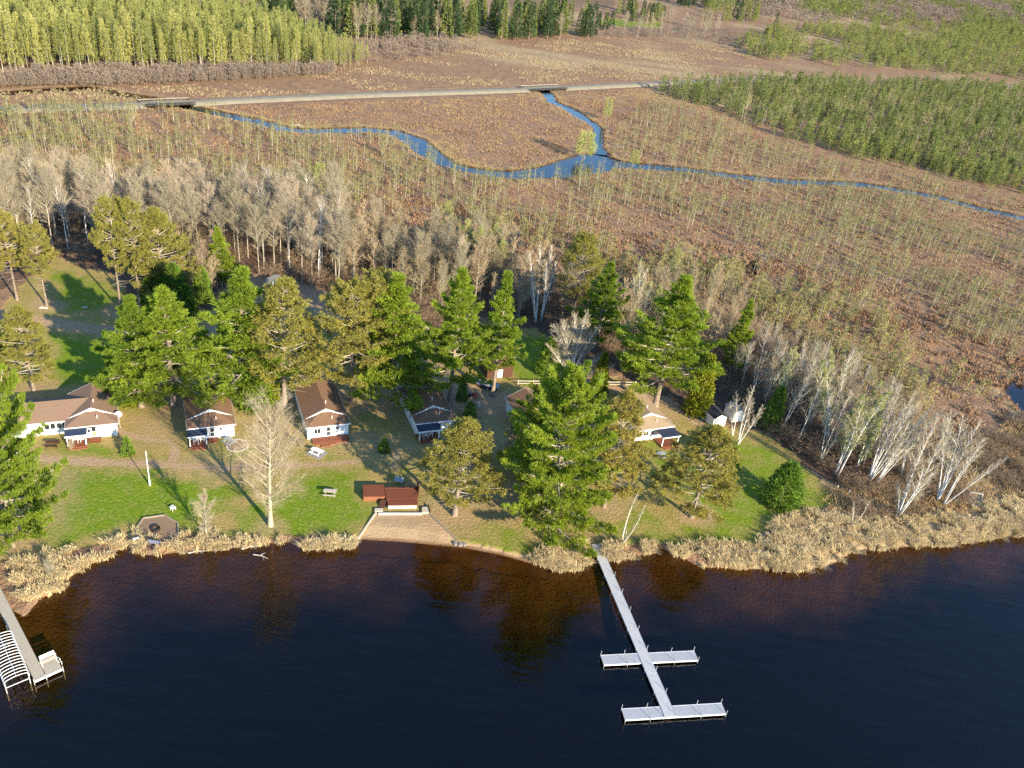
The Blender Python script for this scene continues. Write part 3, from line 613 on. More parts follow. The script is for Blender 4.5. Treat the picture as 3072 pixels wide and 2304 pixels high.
# small firs, cedars
def small(n,H,W,bl,bw,nb,mt,cb,sd,full=.8,droop=-.2):
    TV,TF,V,F=cone(np.random.default_rng(sd),H,W,n,bl,bw,nb,None,cb,droop,full,.10); a=MB(); a.add(TV,TF); b=MB(); b.add(V,F); return a.mesh('trunk','bark_pine',True),b.mesh('crown',mt)
FIR=small(1100,7,2.7,.42,.11,9,'nd_fir',.04,31,.5); CED=small(900,8,1.9,.42,.14,8,'nd_cedar',.06,32,.75); SFIR=small(300,3,.9,.3,.08,7,'nd_fir',.05,33)
for (tm,cm_),H,b,ty,wd,lab,nm in [
 (FIR,7,(2339,1508),1388,1.1,'round dense fir alone on the right lawn','fir_tree'),
 (FIR,7,(2308,1280),1158,.62,'narrow green fir beside the white birch by the garden sheds','fir_tree'),
 (CED,8,(822,1208),1088,1.0,'small bright yellow-green cedar at the foot of the bare-trunk pine','cedar_tree'),
 (CED,8,(2088,1240),1062,.85,'yellow-green cedar at the right of the big lit-trunk pine','cedar_tree'),
 (CED,8,(1793,1175),1055,.9,'yellow cedar tucked beside the bare white birch','cedar_tree'),
 (FIR,7,(765,1212),1085,1.1,'green bushy fir under the dense white pine by the second cabin','fir_tree'),
 (CED,8,(395,1205),1085,1.2,'low yellow-tipped cedar beside the lodge roof','cedar_tree'),
 (FIR,7,(1385,1200),1132,.6,'small fir between the fourth cabin and the flatbed trailer','fir_tree'),
 (FIR,7,(1408,1255),1205,1.0,'low green fir in front of the stump by the fourth cabin','fir_tree'),
 (SFIR,3,(385,1362),1308,1.0,'tiny fir on the grass in front of the lodge corner','fir_tree'),
 (SFIR,3,(1152,1352),1312,1.3,'little dark fir between the third and fourth cabins','fir_tree'),
 (FIR,7,(475,925),805,1.1,'dark fir under the full-crowned roadside red pine','fir_tree'),
 (FIR,7,(525,935),790,1.0,'taller shaded fir behind the shorter yellow-tipped white pine','fir_tree'),
 (FIR,7,(560,940),850,.9,'shaded fir at the edge of the dirt track under the pines','fir_tree'),
 (FIR,7,(610,900),800,.8,'dark fir in the shade behind the dense white pine','fir_tree'),
 (FIR,7,(2180,1395),1330,1.2,'dark bushy fir in front of the white garden sheds','fir_tree'),
 (FIR,7,(1640,1120),1010,.8,'shaded fir below the pale birch clump','fir_tree')]:
    B,h=HT(b,ty); plant(nm,tm,cm_,B,h,H,lab,nm.replace('_',' '),wide=wd)
# the big leafless trees that stand alone
def rise(t): return (1-t)**.35*(.35+.65*min(1,t*3))
M1=bare_meshes(r,'bark_maple','twig',H=18,r0=.32,first=.12,nb=70,L=.43,ang=60,tw=24,tw2=4,curve=.5,prof=rise,twr=.0115)
B,h=HT((812,1576),1226); plant('bare_maple',*M1,B,h,18,'large leafless maple with a haze of pale twigs on the shore lawn','bare tree',rz=1.0)
M2=bare_meshes(r,'bark_grey','twig',H=6,r0=.07,first=.14,nb=44,L=.42,ang=48,tw=18,tw2=2,curve=.5,prof=rise,twr=.010)
B,h=HT((620,1610),1485); plant('bare_sapling',*M2,B,h,6,'small leafless sapling at the edge of the reeds by the fire pit','bare tree',rz=2.0)
B,h=HT((1518,1398),1265); plant('bare_sapling',*M2,B,h,6,'thin leafless conifer-like sapling left of the largest white pine','bare tree',rz=.3,wide=.7)
def stems(base,tops,r0,seed,bark='bark_white',twig='twig_pale',nb=22,first=.3,L=.17,buds=0,bend=.10,tw=16):
    q=np.random.default_rng(seed); a=MB(); b=MB(); B=G(*base); T=[]
    for tp in tops:
        bb=tp[2] if len(tp)>2 else base; B0=G(*bb); _,top=LEAN(bb,tp[:2]); v=top-B0; side=np.array([q.normal()*1.2,q.normal()*2.5,0])
        t=np.linspace(0,1,10); off=np.sin(np.pi*t)[:,None]*np.array([-v[0]*bend+side[0]*.15,side[1]*.2,0])
        path=(B0-B)+np.array([0,0,-.1])+t[:,None]*v+off+np.column_stack([0*t,t*side[1]*.5,0*t])
        TV,TF,SV,SF,WV,WF,tt=bare(q,1,r0*(1.1+.5*q.random()),first,int(nb*1.3),L*1.25,38,tw,tw2=2,curve=.35,path=path,twr=.015)
        a.add(TV,TF); a.add(SV,SF); b.add(WV,WF,0); T.append(tt)
    mats=[twig]
    if buds:
        T=np.concatenate(T); k=q.random(len(T))<buds; V,F=blades(T[k][:,3:6],q.normal(size=(k.sum(),3))+[0,0,.5],.22,.1,3,q,.8); b.add(V,F,1); mats.append('bud')
    return B,a.mesh('trunk',bark,True),b.mesh('crown',mats)
BIRCH=[((1712,1140),[(1761,940),(1690,960),(1640,1030),(1800,985),(1845,1080),(1725,945),(1660,975),(1818,1040)],.17,.28,0,'spreading bare white birch in front of the cedar in mid-grounds',30,.26),
 ((1607,968),[(1590,738),(1618,742),(1575,790)],.14,.35,0,'triple-stemmed white birch at the back of the grounds',20,.16),
 ((1622,962),[(1655,745),(1640,770),(1670,790)],.14,.35,0,'twin white birch leaning right beside the triple-stemmed one',20,.16),
 ((2505,1420),[(2583,1167),(2560,1230),(2671,1176,(2514,1427))],.13,.3,.35,'pair of leaning birches at the left of the shoreline birch row',26,.17),
 ((2568,1406),[(2650,1190),(2625,1230)],.10,.3,.5,'thin yellow-budding birch behind the leaning birch row',24,.18),
 ((2603,1446),[(2759,1190),(2735,1205),(2720,1250),(2700,1290),(2775,1225),(2690,1225)],.12,.34,0,'four-stemmed white birch leaning hard to the right',22,.15),
 ((2627,1450),[(2838,1225),(2805,1215),(2780,1260),(2760,1290),(2820,1270)],.12,.36,0,'white birch with long leaning stems right of the four-stemmed one',22,.15),
 ((2691,1551),[(2757,1372),(2815,1290),(2833,1258),(2815,1395),(2690,1440,(2688,1552)),(2740,1380)],.12,.32,0,'spreading white birch clump nearest the right-hand reeds',20,.17),
 ((2812,1503),[(2842,1240),(2870,1250),(2935,1245),(2830,1240),(2900,1275),(2885,1235)],.12,.35,0,'upright white birch clump at the right end of the row',22,.16),
 ((2829,1516),[(2965,1330),(3010,1350),(2950,1300)],.11,.35,0,'low right-leaning white birch at the end of the row',20,.16),
 ((2555,1569),[(2563,1511)],.05,.6,0,'short white birch pole in the reeds, left one',5,.1),
 ((2568,1567),[(2605,1488)],.05,.6,0,'slanting white birch pole in the reeds, right one',5,.1),
 ((2214,1332),[(2267,1168),(2250,1190),(2285,1200)],.10,.4,0,'slim white birch in front of the small garden shed',18,.17),
 ((2198,1306),[(2210,1180),(2190,1200)],.08,.4,0,'thin pale birch just left of the garden-shed birch',16,.17),
 ((2482,1345),[(2482,1125),(2470,1180)],.10,.3,.1,'straight pale birch at the edge of the leafless thicket',26,.17),
 ((2258,1168),[(2346,1030),(2300,1050),(2275,1080),(2330,1080)],.10,.35,0,'fan of thin birches in the leafless thicket behind the sheds',20,.18),
 ((2320,1150),[(2385,1045),(2360,1070)],.09,.35,0,'leaning pair of thin birches at the top of the leafless thicket',20,.18),
 ((2440,1250),[(2500,1050),(2530,1085)],.09,.35,.3,'budding thin birch at the bog side of the thicket',22,.18),
 ((2000,1060),[(2010,870),(1985,900),(2040,885)],.12,.3,0,'pale bare tree left of the big lit-trunk pine',28,.22),
 ((1910,1000),[(1925,790),(1950,830),(1900,820)],.11,.3,.12,'tall thin bare tree between the two white pines at the bog edge',28,.2)]
for k,(b,tops,r0,first,buds,lab,nb,L) in enumerate(BIRCH):
    B,tm,cm_=stems(b,tops,r0,100+k,nb=nb,first=first,L=L,buds=buds); o=thing('birch_tree',B,lab,'birch tree'); ob('trunk',tm,o); ob('crown',cm_,o)
q=np.random.default_rng(61)
for k,bp in enumerate([(2300,1240),(2345,1290),(2390,1330),(2425,1290),(2460,1385),(2530,1380),(2590,1395),(2480,1300),(2380,1220),(2560,1330),(2610,1350),(2700,1440)]):
    B,tm,cm_=stems(bp,[(bp[0]+30+70*q.random(),bp[1]-150-90*q.random()) for _ in range(1+q.integers(3))],.07,300+k,nb=20,first=.32,L=.17,buds=.25*(k%3==0)); o=thing('birch_tree',B,'thin leaning birch in the pale stand between the garden sheds and the right shore','birch tree',0,'thin leaning birches of the right-hand stand'); ob('trunk',tm,o); ob('crown',cm_,o)
B,tm,cm_=stems((1862,1634),[(1920,1500),(1935,1490),(1880,1580)],.09,140,'snag','snag',nb=9,first=.45,L=.14,bend=-.12,tw=2); o=thing('dead_tree',B,'leaning bare white dead tree beside the shore end of the pier','dead tree'); ob('trunk',tm,o); ob('crown',cm_,o)
# leafless wood: aspens
AS=[bare_meshes(r,'bark_grey','twig',H=20,r0=.16,first=.36,nb=50,L=.29,ang=54,tw=26,tw2=4,curve=.45,wob=.03,twr=.0115,prof=rise) for _ in range(4)]
AY=[bare_meshes(r,'bark_grey','twig',.45,H=16,r0=.13,first=.34,nb=46,L=.27,ang=42,tw=22,tw2=4,curve=.45,wob=.03,twr=.0115,prof=rise) for _ in range(2)]
AB=[bare_meshes(r,'bark_white','twig',H=18,r0=.15,first=.38,nb=36,L=.28,ang=48,tw=20,tw2=3,curve=.4,wob=.04,twr=.0115,prof=rise) for _ in range(2)]
AR=[bare_meshes(r,'bark_grey','twig_red',H=12,r0=.11,first=.22,nb=40,L=.27,ang=42,tw=20,tw2=4,curve=.4,wob=.03,prof=rise,twr=.0115) for _ in range(2)]
q=np.random.default_rng(8)
def wood(pl,n,kinds,hr,md,lab,grp,nm='aspen_tree',cat='bare tree'):
    for p in scatter(poly(pl),n,q,md):
        (tm,cm_),H=kinds[q.integers(len(kinds))]; h=hr[0]+(hr[1]-hr[0])*q.random()
        plant(nm,tm,cm_,p,h,H,lab,cat,grp,q.random()*6.28,.85+.3*q.random())
A20=[(m,20) for m in AS]; 
wood([(-80,770),(-80,640),(100,620),(300,640),(360,720),(330,770),(150,760)],48,A20+[(AB[0],18)],(13,18),2.3,'bare aspen in the dense leafless stand at the left','aspens of the leafless stand at the left')
wood([(330,720),(420,650),(600,660),(760,700),(740,800),(560,780),(430,770)],34,A20+[(AB[1],18)],(13,18),3.0,'bare aspen behind the roadside red pines','aspens behind the roadside pines')
wood([(740,720),(1010,690),(1020,880),(900,860),(750,815)],44,A20+[(AB[0],18)],(15,20),2.2,'tall bare aspen with pale trunk above the shaded drive','aspens above the shaded drive')
wood([(440,800),(640,790),(700,880),(600,930),(470,890)],16,[(AR[0],12),(AR[1],12)],(8,13),2.5,'bare tree in the shade behind the dense white pine','shaded bare trees behind the dense pine')
wood([(1010,760),(1250,780),(1460,830),(1480,920),(1290,960),(1150,890),(1010,880)],64,[(AR[0],12),(AR[1],12),(AS[1],20),(AS[3],20)],(11,16),2.4,'low leafless tree in the brown wood behind the middle pines','low bare trees behind the middle pines')
wood([(1240,740),(1500,800),(1560,900),(1440,880),(1280,800)],7,[(AY[0],16),(AY[1],16)],(11,15),4,'bare tree with yellow-green buds at the bog edge of the wood','yellow-budding trees at the bog edge')
wood([(860,700),(950,690),(960,740),(870,760)],4,[(AY[0],16)],(15,19),3,'round yellow-budding tree over the leafless wood','yellow-budding trees over the wood')
wood([(1400,780),(1620,840),(1700,960),(1560,980),(1420,900)],30,[(AR[0],12),(AR[1],12),(AS[0],20)],(9,15),3,'bare tree around the white birch clumps at the back','bare trees round the birch clumps')
wood([(1780,960),(2000,900),(2200,980),(2180,1120),(2100,1100),(1850,1120)],44,[(AR[0],12),(AR[1],12),(AY[1],16)],(9,14),3,'bare tree in the thicket behind the big lit-trunk pine','bare trees behind the big pine')
wood([(2180,1050),(2300,1040),(2420,1110),(2620,1220),(2740,1370),(2620,1420),(2480,1350),(2350,1280),(2200,1220)],64,[(AR[0],12),(AR[1],12),(AS[2],20),(AB[0],18)],(7,12),2.4,'thin grey bare tree in the leafless thicket at the right','thin trees of the right-hand thicket')
# ------------------------------------------------------------------ bog trees, far woods, heath, reeds
def cone_mesh(sd,H,W,n,bl,bw,nb,nm,mt,barkm,full,cb=.08,tr=.1,spread=.6,droop=-.15):
    TV,TF,V,F=cone(np.random.default_rng(sd),H,W,n,bl,bw,nb,None,cb,droop,full,tr,spread=spread)
    return TV,TF,V,F,barkm,mt
def one(c):
    m=MB(); m.add(c[0],c[1],0); m.add(c[2],c[3],1); return m.mesh('tree',[c[4],c[5]])
def two(c):
    a=MB(); a.add(c[0],c[1]); b=MB(); b.add(c[2],c[3]); return a.mesh('trunk',c[4]),b.mesh('crown',c[5])
def mass(name,cs,P,hs,H,label,cat,seed,wide=1.0,z=-.15):
    """one object out of many copies of the shapes cs: only for what nobody could count"""
    q=np.random.default_rng(seed); m=MB(); k=q.integers(len(cs),size=len(P)); mats=[cs[0][4],cs[0][5]]
    for c_i,c in enumerate(cs):
        s=k==c_i; n=s.sum()
        if not n: continue
        a=q.random(n)*6.28; sc=hs[s]/H; ww=sc*wide*(.8+.4*q.random(n))
        lx=q.normal(size=n)*.03; ly=q.normal(size=n)*.03
        for V,F,mi in ((c[0],c[1],0),(c[2],c[3],1)):
            x=(V[None,:,0]*np.cos(a)[:,None]-V[None,:,1]*np.sin(a)[:,None])*ww[:,None]+lx[:,None]*V[None,:,2]*sc[:,None]+P[s][:,0:1]
            y=(V[None,:,0]*np.sin(a)[:,None]+V[None,:,1]*np.cos(a)[:,None])*ww[:,None]+ly[:,None]*V[None,:,2]*sc[:,None]+P[s][:,1:2]
            zz=V[None,:,2]*sc[:,None]+z
            VV=np.stack([x,y,zz],-1).reshape(-1,3); FF=(F[None]+(np.arange(n)*len(V))[:,None,None]).reshape(-1,F.shape[1]); m.add(VV,FF,mi)
    return m.build(name,mats,label=label,cat=cat,kind='stuff')
q=np.random.default_rng(21)
def split_near(P,n):
    o=np.argsort(np.hypot(P[:,0],P[:,1])); return P[o[:n]],P[o[n:]]
BOG=poly([(-250,345),(0,335),(390,322),(540,330),(650,352),(800,385),(985,405),(1180,412),(1290,475),(1400,520),(1545,538),(1720,525),(1900,508),(2200,545),(2500,560),(2800,605),(3072,672),(3300,740),(3500,1150),(3000,1180),(2750,1240),(2620,1180),(2430,1080),(2300,1000),(2160,900),(1900,840),(1640,800),(1400,690),(1000,630),(600,600),(250,570),(-250,600)])
BOG2=poly([(1850,395),(1950,320),(2060,330),(2250,400),(2500,490),(2760,540),(3072,620),(3072,640),(2800,578),(2600,545),(2364,535),(2060,500),(1900,488),(1830,460)])
BOGL=poly([(-250,345),(0,335),(300,325),(420,360),(300,520),(-250,560)])
PB=scatter(BOG,4300,q); PB=PB[vnoise(PB,20,71,2)+.22*q.random(len(PB))>.50]
PB2=scatter(BOG2,560,q); PBL=scatter(BOGL,420,q); PB=np.concatenate([PB,PB2,PBL])
hb=3.2+4.2*q.random(len(PB))**1.4
SAP=[cone_mesh(40+i,5,.40+.12*(i%3),28,.42,.085,4,'sap','nd_sap','snag',.6,.25,.045,.6) for i in range(6)]
SAPK=[one(cone_mesh(240+i,5,.50+.10*(i%3),46,.5,.10,5,'sap','nd_sap','snag',.6,.15,.045,.6)) for i in range(6)]
o_=np.argsort(np.hypot(PB[:,0],PB[:,1])); PB=PB[o_]; hb=hb[o_]
for i in range(300):
    k=q.integers(6); ob('bog_tamarack',SAPK[k],None,(PB[i,0],PB[i,1],-.15),q.random()*6.28,'thin pale tamarack sapling standing in the brown bog heath','sapling','nearest tamarack saplings of the bog',None,(hb[i]/5*(.85+.5*q.random()),)*2+(hb[i]/5,))
mass('bog_saplings',SAP,PB[300:],hb[300:],5,'countless thin pale tamarack saplings over the brown bog beyond the wood','saplings',5,1.1)
# the green spruce stands at the right
SPR=[cone_mesh(60+i,8,1.25,70,.75,.20,5,'spr','nd_spruce','bark_grey',.7,.12,.06,.6) for i in range(5)]; SPRK=[one(c) for c in SPR]
S1=poly([(2050,258),(2300,240),(3072,262),(3300,300),(3300,640),(3072,592),(2900,560),(2760,518),(2600,492),(2500,470),(2395,440),(2245,380),(2150,335),(2096,318),(2000,296),(1900,272)])
P1=scatter(S1,5600,q); e=dist(P1,S1,True)[0]; P1=P1[(e>14)|(q.random(len(P1))<.10+.9*e/14)]; P1=P1[vnoise(P1,18,77,2)>.27]; o_=np.argsort(np.hypot(P1[:,0],P1[:,1])); P1=P1[o_]; h1=4.5+4.2*q.random(len(P1))
for i in range(300):
    k=q.integers(5); s=h1[i]/8; ob('spruce_tree',SPRK[k],None,(P1[i,0],P1[i,1],-.15),q.random()*6.28,'slender green spruce at the front edge of the right-hand bog stand','spruce','front spruces of the right-hand bog stand',None,(s*(.8+.4*q.random()),)*2+(s,))
k_=q.random(len(P1))<.42; k_[:300]=False
mass('pale_snags',SAP,P1[k_],h1[k_]*1.05,5,'pale thin dead and budding saplings among the right-hand spruce stand','saplings',66,1.1); P1=P1[~k_]; h1=h1[~k_]
mass('spruce_stand',SPR,P1[300:],h1[300:],8,'dense green spruce stand beyond the creek at the right','spruces',6)
S2=poly([(2240,185),(2600,205),(3072,250),(3600,300),(3600,130),(3072,70),(2700,75),(2300,90),(2180,130)])
P2=scatter(S2,4200,q); e=dist(P2,S2,True)[0]; P2=P2[(e>10)|(q.random(len(P2))<.3)]; P2=P2[vnoise(P2*[1,.4],45,79,2)>.36]; mass('far_spruces',SPR,P2,6+5*q.random(len(P2)),8,'hazy green spruces beyond the road at the right','spruces',7,1.4)
S3=poly([(2130,40),(2400,70),(3072,95),(3700,120),(3072,14),(2700,-30),(2400,-60),(2100,-30)])
P3=scatter(S3,2600,q); BRS=[cone_mesh(90+i,9,3.4,60,1.3,.30,4,'b','alder','bark_grey',.3,.2,.05,.9,.3) for i in range(3)]
k=vnoise(P3*[1,.5],60,83,3)>.50; mass('distant_evergreens',SPR,P3[k],8+7*q.random(k.sum()),8,'distant hazy evergreens towards the top right','evergreens',8,1.7); mass('distant_bare_woods',BRS,P3[~k],7+5*q.random((~k).sum()),9,'distant hazy leafless woods towards the top right','bare woods',9,1.4)
# larch wood at the upper left
LA=[cone_mesh(120+i,21,1.7+.25*(i%3),190,.85,.17,7,'larch','nd_larch','bark_grey',.6+.1*(i%2),.2+.05*i,.17,.7,-.1) for i in range(5)]; LAK=[two(c) for c in LA]
L1=poly([(-420,262),(-100,240),(100,232),(250,224),(600,222),(900,220),(1040,214),(1120,186),(950,150),(700,112),(400,80),(-100,70),(-500,80)])
PL=scatter(L1,1050,q,2.0); o_=np.argsort(np.hypot(PL[:,0],PL[:,1])); PL=PL[o_]
for i in range(300):
    k=q.integers(5); px,py=PX((PL[i,0],PL[i,1],0)); h=(13+9.5*q.random())*(1 if px<820 else max(.45,1-(px-820)/520))
    plant('larch_tree',*LAK[k],PL[i],h,21,'pale green larch in the dense larch wood at the upper left','larch','larches of the upper left wood',q.random()*6.28,.8+.4*q.random())
px=PX(np.column_stack([PL[300:],0*PL[300:,0]]).T.reshape(3,-1).T)[0] if False else np.array([PX((p[0],p[1],0))[0] for p in PL[300:]])
mass('larch_wood',LA,PL[300:],(16+6*q.random(len(PL)-300))*np.clip(1-(px-820)/520,.45,1),21,'back of the pale green larch wood at the upper left','larches',10)
L2=poly([(940,215),(1120,190),(1350,170),(1450,150),(1300,128),(1050,135),(960,150)]); PL2=scatter(L2,150,q); mass('alder_thicket',BRS,PL2,4+3*q.random(150),9,'grey leafless brush in front of the far spruce row','brush',12,.9)
# dark tall conifers behind
DS=[cone_mesh(150+i,21,3.4,230,1.35,.40,6,'d','nd_dark','bark_pine',.72,.1,.2,.5,-.15) for i in range(3)]+[cone_mesh(154+i,21,3.2,210,1.35,.40,6,'d','nd_spruce','bark_pine',.66,.12,.2,.5,-.15) for i in range(2)]
DSK=[two(c) for c in DS]
def row(pl,n,hr,lab,grp,md=2.6):
    for p in scatter(poly(pl),n,q,md):
        h=hr[0]+(hr[1]-hr[0])*q.random(); plant('conifer_tree',*DSK[q.integers(5)],p,h,21,lab,'conifer',grp,q.random()*6.28,.8+.35*q.random())
row([(980,128),(1300,124),(1780,116),(1760,84),(1300,60),(980,66)],120,(16,23),'dark conifer in the row of far tall conifers at the top','far row of tall conifers at the top middle',3.2)
row([(285,108),(545,104),(545,80),(285,84)],22,(17,22),'dark conifer rising behind the larch wood','conifers behind the larches')
row([(775,112),(910,110),(905,85),(775,88)],12,(18,23),'dark conifer in the clump right of the larch wood','conifer clump beside the larches')
row([(640,100),(720,100),(720,85),(640,85)],4,(15,18),'lone dark conifer between bare trees above the larches','conifers between bare trees above the larches')
row([(560,70),(980,60),(980,20),(560,30)],26,(16,22),'dark conifer at the very top edge behind bare trees','conifers at the top edge')
row([(1785,94),(1845,92),(1845,78),(1785,80)],5,(9,13),'round dark fir beside the far green field','dark firs beside the far field')
row([(1850,48),(1900,44),(1900,36),(1850,38)],6,(13,18),'dark fir beyond the far green field','dark firs beyond the far field')
row([(1890,68),(1990,66),(1990,54),(1890,52)],14,(10,15),'dark fir behind the far green field','dark firs behind the far field')
row([(2030,24),(2140,26),(2140,14),(2030,12)],14,(14,20),'blue-dark fir near the top beyond the plowed field','dark firs beyond the plowed field')
row([(1600,-4),(2050,8),(2050,-8),(1600,-20)],18,(10,15),'hazy fir along the far edge of the plowed field','firs along the plowed field')
row([(2170,70),(2330,78),(2330,62),(2170,56)],10,(13,19),'dark fir at the left end of the far right woods','dark firs of the far right woods')
for pl,n in ((((560,96),(780,96),(780,60),(560,62)),16),(((900,112),(1000,114),(1000,70),(900,72)),12),(((1000,126),(1760,122),(1760,112),(1000,112)),13),(((-80,60),(300,76),(300,50),(-80,36)),16),(((1780,110),(2150,120),(2250,80),(2000,76)),14)):
    for p in scatter(poly(pl),n,q,2): m_,H=[(AS[1],20),(AR[1],12),(AS[0],20)][q.integers(3)]; plant('bare_tree',*m_,p,13+6*q.random(),H,'pale leafless tree between the far conifers at the top','bare tree','pale bare trees between the far conifers',q.random()*6.28,1.2)
A1=poly([(-60,268),(150,262),(330,262),(640,248),(900,232),(1000,226),(1000,216),(640,224),(250,228),(-60,248)]); PA=scatter(A1,900,q); mass('alder_brush',BRS,PA,3+2.6*q.random(900),9,'grey-brown alder brush along the foot of the larch wood','brush',13,.75)
A2=poly([(1740,110),(2050,118),(2240,150),(2240,90),(2000,88),(1790,84)]); PA=scatter(A2,420,q); mass('far_brush',BRS,PA,2+2*q.random(420),9,'grey leafless brush beyond the bog at the top','brush',14)
WIL=cone_mesh(170,7,3.2,420,.9,.10,5,'w','bud','twig',.25,.1,.08,.5,.5)
def willow(b,ty,w_,lab):
    tm,cm_=two(WIL); B,h=HT(b,ty); plant('willow_bush',tm,cm_,B,h,7,lab,'bush',wide=w_)
willow((1752,478),402,.85,'yellow-green willow bush on the bank where the two creeks meet')
willow((1818,362),300,.45,'pale tall willow brush beside the upper creek branch')
willow((1900,500),455,.7,'low willow at the creek bank right of the junction')
willow((2330,545),510,.8,'small willow by the right-hand creek bend') if False else None
ob('driftwood',MB().tube([(0,0,0),(2.6,.5,.25),(5.2,.3,.1)],.16,6).tube([(2.6,.5,.2),(3.6,1.6,.4)],.09,5).mesh('driftwood','snag'),None,G(866,375),.1,'pale dead trunk lying on the creek bank in the bog','driftwood')
# heath clumps on the bog
def tufts(name,P,nb,L,Wd,mt,label,cat,seed,up=.9,spread=.7,z=-.12,parts=3,rad=.5):
    q=np.random.default_rng(seed); Q=np.repeat(P,parts,0)+q.normal(size=(len(P)*parts,2))*rad
    C=np.column_stack([Q,np.full(len(Q),z)]); D=np.column_stack([q.normal(size=(len(Q),2))*.35,np.full(len(Q),up)])
    Ls=(np.repeat(L,parts) if not np.isscalar(L) else L)
    V,F=blades(C,D,Ls,Wd,nb,q,spread); m=MB(); m.add(V,F); return m.build(name,mt,label=label,cat=cat,kind='stuff')
HB=poly([(-300,350),(0,338),(540,322),(1300,300),(1700,276),(2050,262),(2400,450),(3072,600),(3400,700),(3600,1150),(3200,1350),(2900,1420),(2760,1360),(2640,1210),(2430,1090),(2300,1020),(2160,920),(1900,850),(1640,820),(1400,700),(1000,640),(600,610),(250,580),(-300,620)])
PH=scatter(HB,60000,q); cdist=np.minimum(dist(PH,CREEK)[0]-np.interp(dist(PH,CREEK)[1],np.arange(len(CREEK_W)),CREEK_W),dist(PH,BRANCH)[0]-1.4); rd=dist(PH,ROAD)[0]; pk=np.hypot((PH[:,0]-POND[0])/4.,(PH[:,1]-POND[1])/8.5)
PH=PH[(cdist>1.2)&(rd>5.5)&(pk>1.1)]; nz=vnoise(PH,3.6,91,2); PH=PH[nz+.16*q.random(len(PH))>.52]
dn=np.hypot(PH[:,0],PH[:,1]); k=vnoise(PH,14,95,2)+.15*q.normal(size=len(PH))
far=dn>235
cd2=np.minimum(dist(PH,CREEK)[0],dist(PH,BRANCH)[0])
tufts('heath',PH[(k<.56)&~far],6,.60+.45*sstep(12,30,cd2[(k<.56)&~far]),.17,'heath','red-brown leatherleaf heath of the near bog','heath',30)
tufts('heath',PH[(k<.56)&far],4,.55,.26,'heath','red-brown leatherleaf heath of the far bog by the creek and road','heath',31,parts=2)
tufts('bog_grass',PH[k>=.56],4,.55,.14,'heath_tan','tan dry grass tufts among the bog heath','grass',32)
CB=[]
for pl,wd in ((CREEK,CREEK_W),(BRANCH,BRANCH_W)):
    n=2600 if len(pl)>20 else 700; s=q.random(n)*(len(pl)-1); i0=s.astype(int); f=(s-i0)[:,None]; c=pl[i0]*(1-f)+pl[i0+1]*f; d=pl[i0+1]-pl[i0]; N=np.stack([-d[:,1],d[:,0]],1)/np.hypot(*d.T)[:,None]
    ww=np.interp(s,np.arange(len(wd)),wd); CB.append(c+N*((ww+1.0+1.6*q.random(n))*q.choice([-1,1],n))[:,None])
CB=np.concatenate(CB); dd=np.minimum(dist(CB,CREEK)[0]-np.interp(dist(CB,CREEK)[1],np.arange(len(CREEK_W)),CREEK_W),dist(CB,BRANCH)[0]-np.interp(dist(CB,BRANCH)[1],np.arange(len(BRANCH_W)),BRANCH_W)); CB=CB[(dd>.7)&(dist(CB,ROAD)[0]>5)]
tufts('bank_sedge',CB,5,.5,.13,'heath_tan','tan sedge fringe along the banks of the blue creek','sedge',33,parts=2,rad=.3)
FB=poly([(600,300),(1500,255),(2200,230),(2300,200),(2200,135),(1800,112),(1450,140),(1100,200),(640,255),(0,275),(0,300)]); PF=scatter(FB,9000,q); PF=PF[(vnoise(PF*[.4,1],14,97,3)>.5)&(dist(PF,ROAD)[0]>6)]; tufts('marsh_grass',PF,5,.75,.2,'straw','straw-coloured marsh grass beyond the road','grass',34,parts=2,rad=1.2)
# brush on the floor of the leafless woods
UB=poly([(-200,760),(-200,640),(250,620),(600,640),(1000,670),(1400,740),(1640,850),(1900,880),(2160,950),(2300,1040),(2430,1110),(2640,1230),(2760,1400),(2640,1450),(2530,1440),(2400,1380),(2300,1300),(2230,1230),(2130,1160),(1900,1120),(1640,980),(1480,930),(1290,970),(1150,900),(1000,880),(760,820),(560,800),(420,800),(330,790)])
PU=scatter(UB,2600,q); PU=PU[vnoise(PU,9,99,2)>.36]
BRN=[cone_mesh(200+i,2.2,1.5,46,.85,.045,4,'b','brush','bark_grey',.1,.05,.02,.55,.4) for i in range(4)]
mass('undergrowth',BRN,PU,1.2+1.7*q.random(len(PU)),2.2,'leafless brown brush on the floor of the bare woods','undergrowth',15)
RB=poly([(2500,1450),(2640,1440),(2780,1370),(3072,1260),(3300,1260),(3300,1480),(3072,1490),(2850,1545),(2700,1560),(2560,1560),(2480,1530)]); PR=scatter(RB,1500,q); k=vnoise(PR,6,103,2)>.44
mass('shore_brush',BRN,PR[k],.9+1.0*q.random(k.sum()),2.2,'brown leafless brush around the shoreline birches','brush',16); tufts('dry_grass',PR,7,1.05,.09,'heath_tan','tan dry grass between the birches and the reeds','grass',35,parts=3,rad=.6)
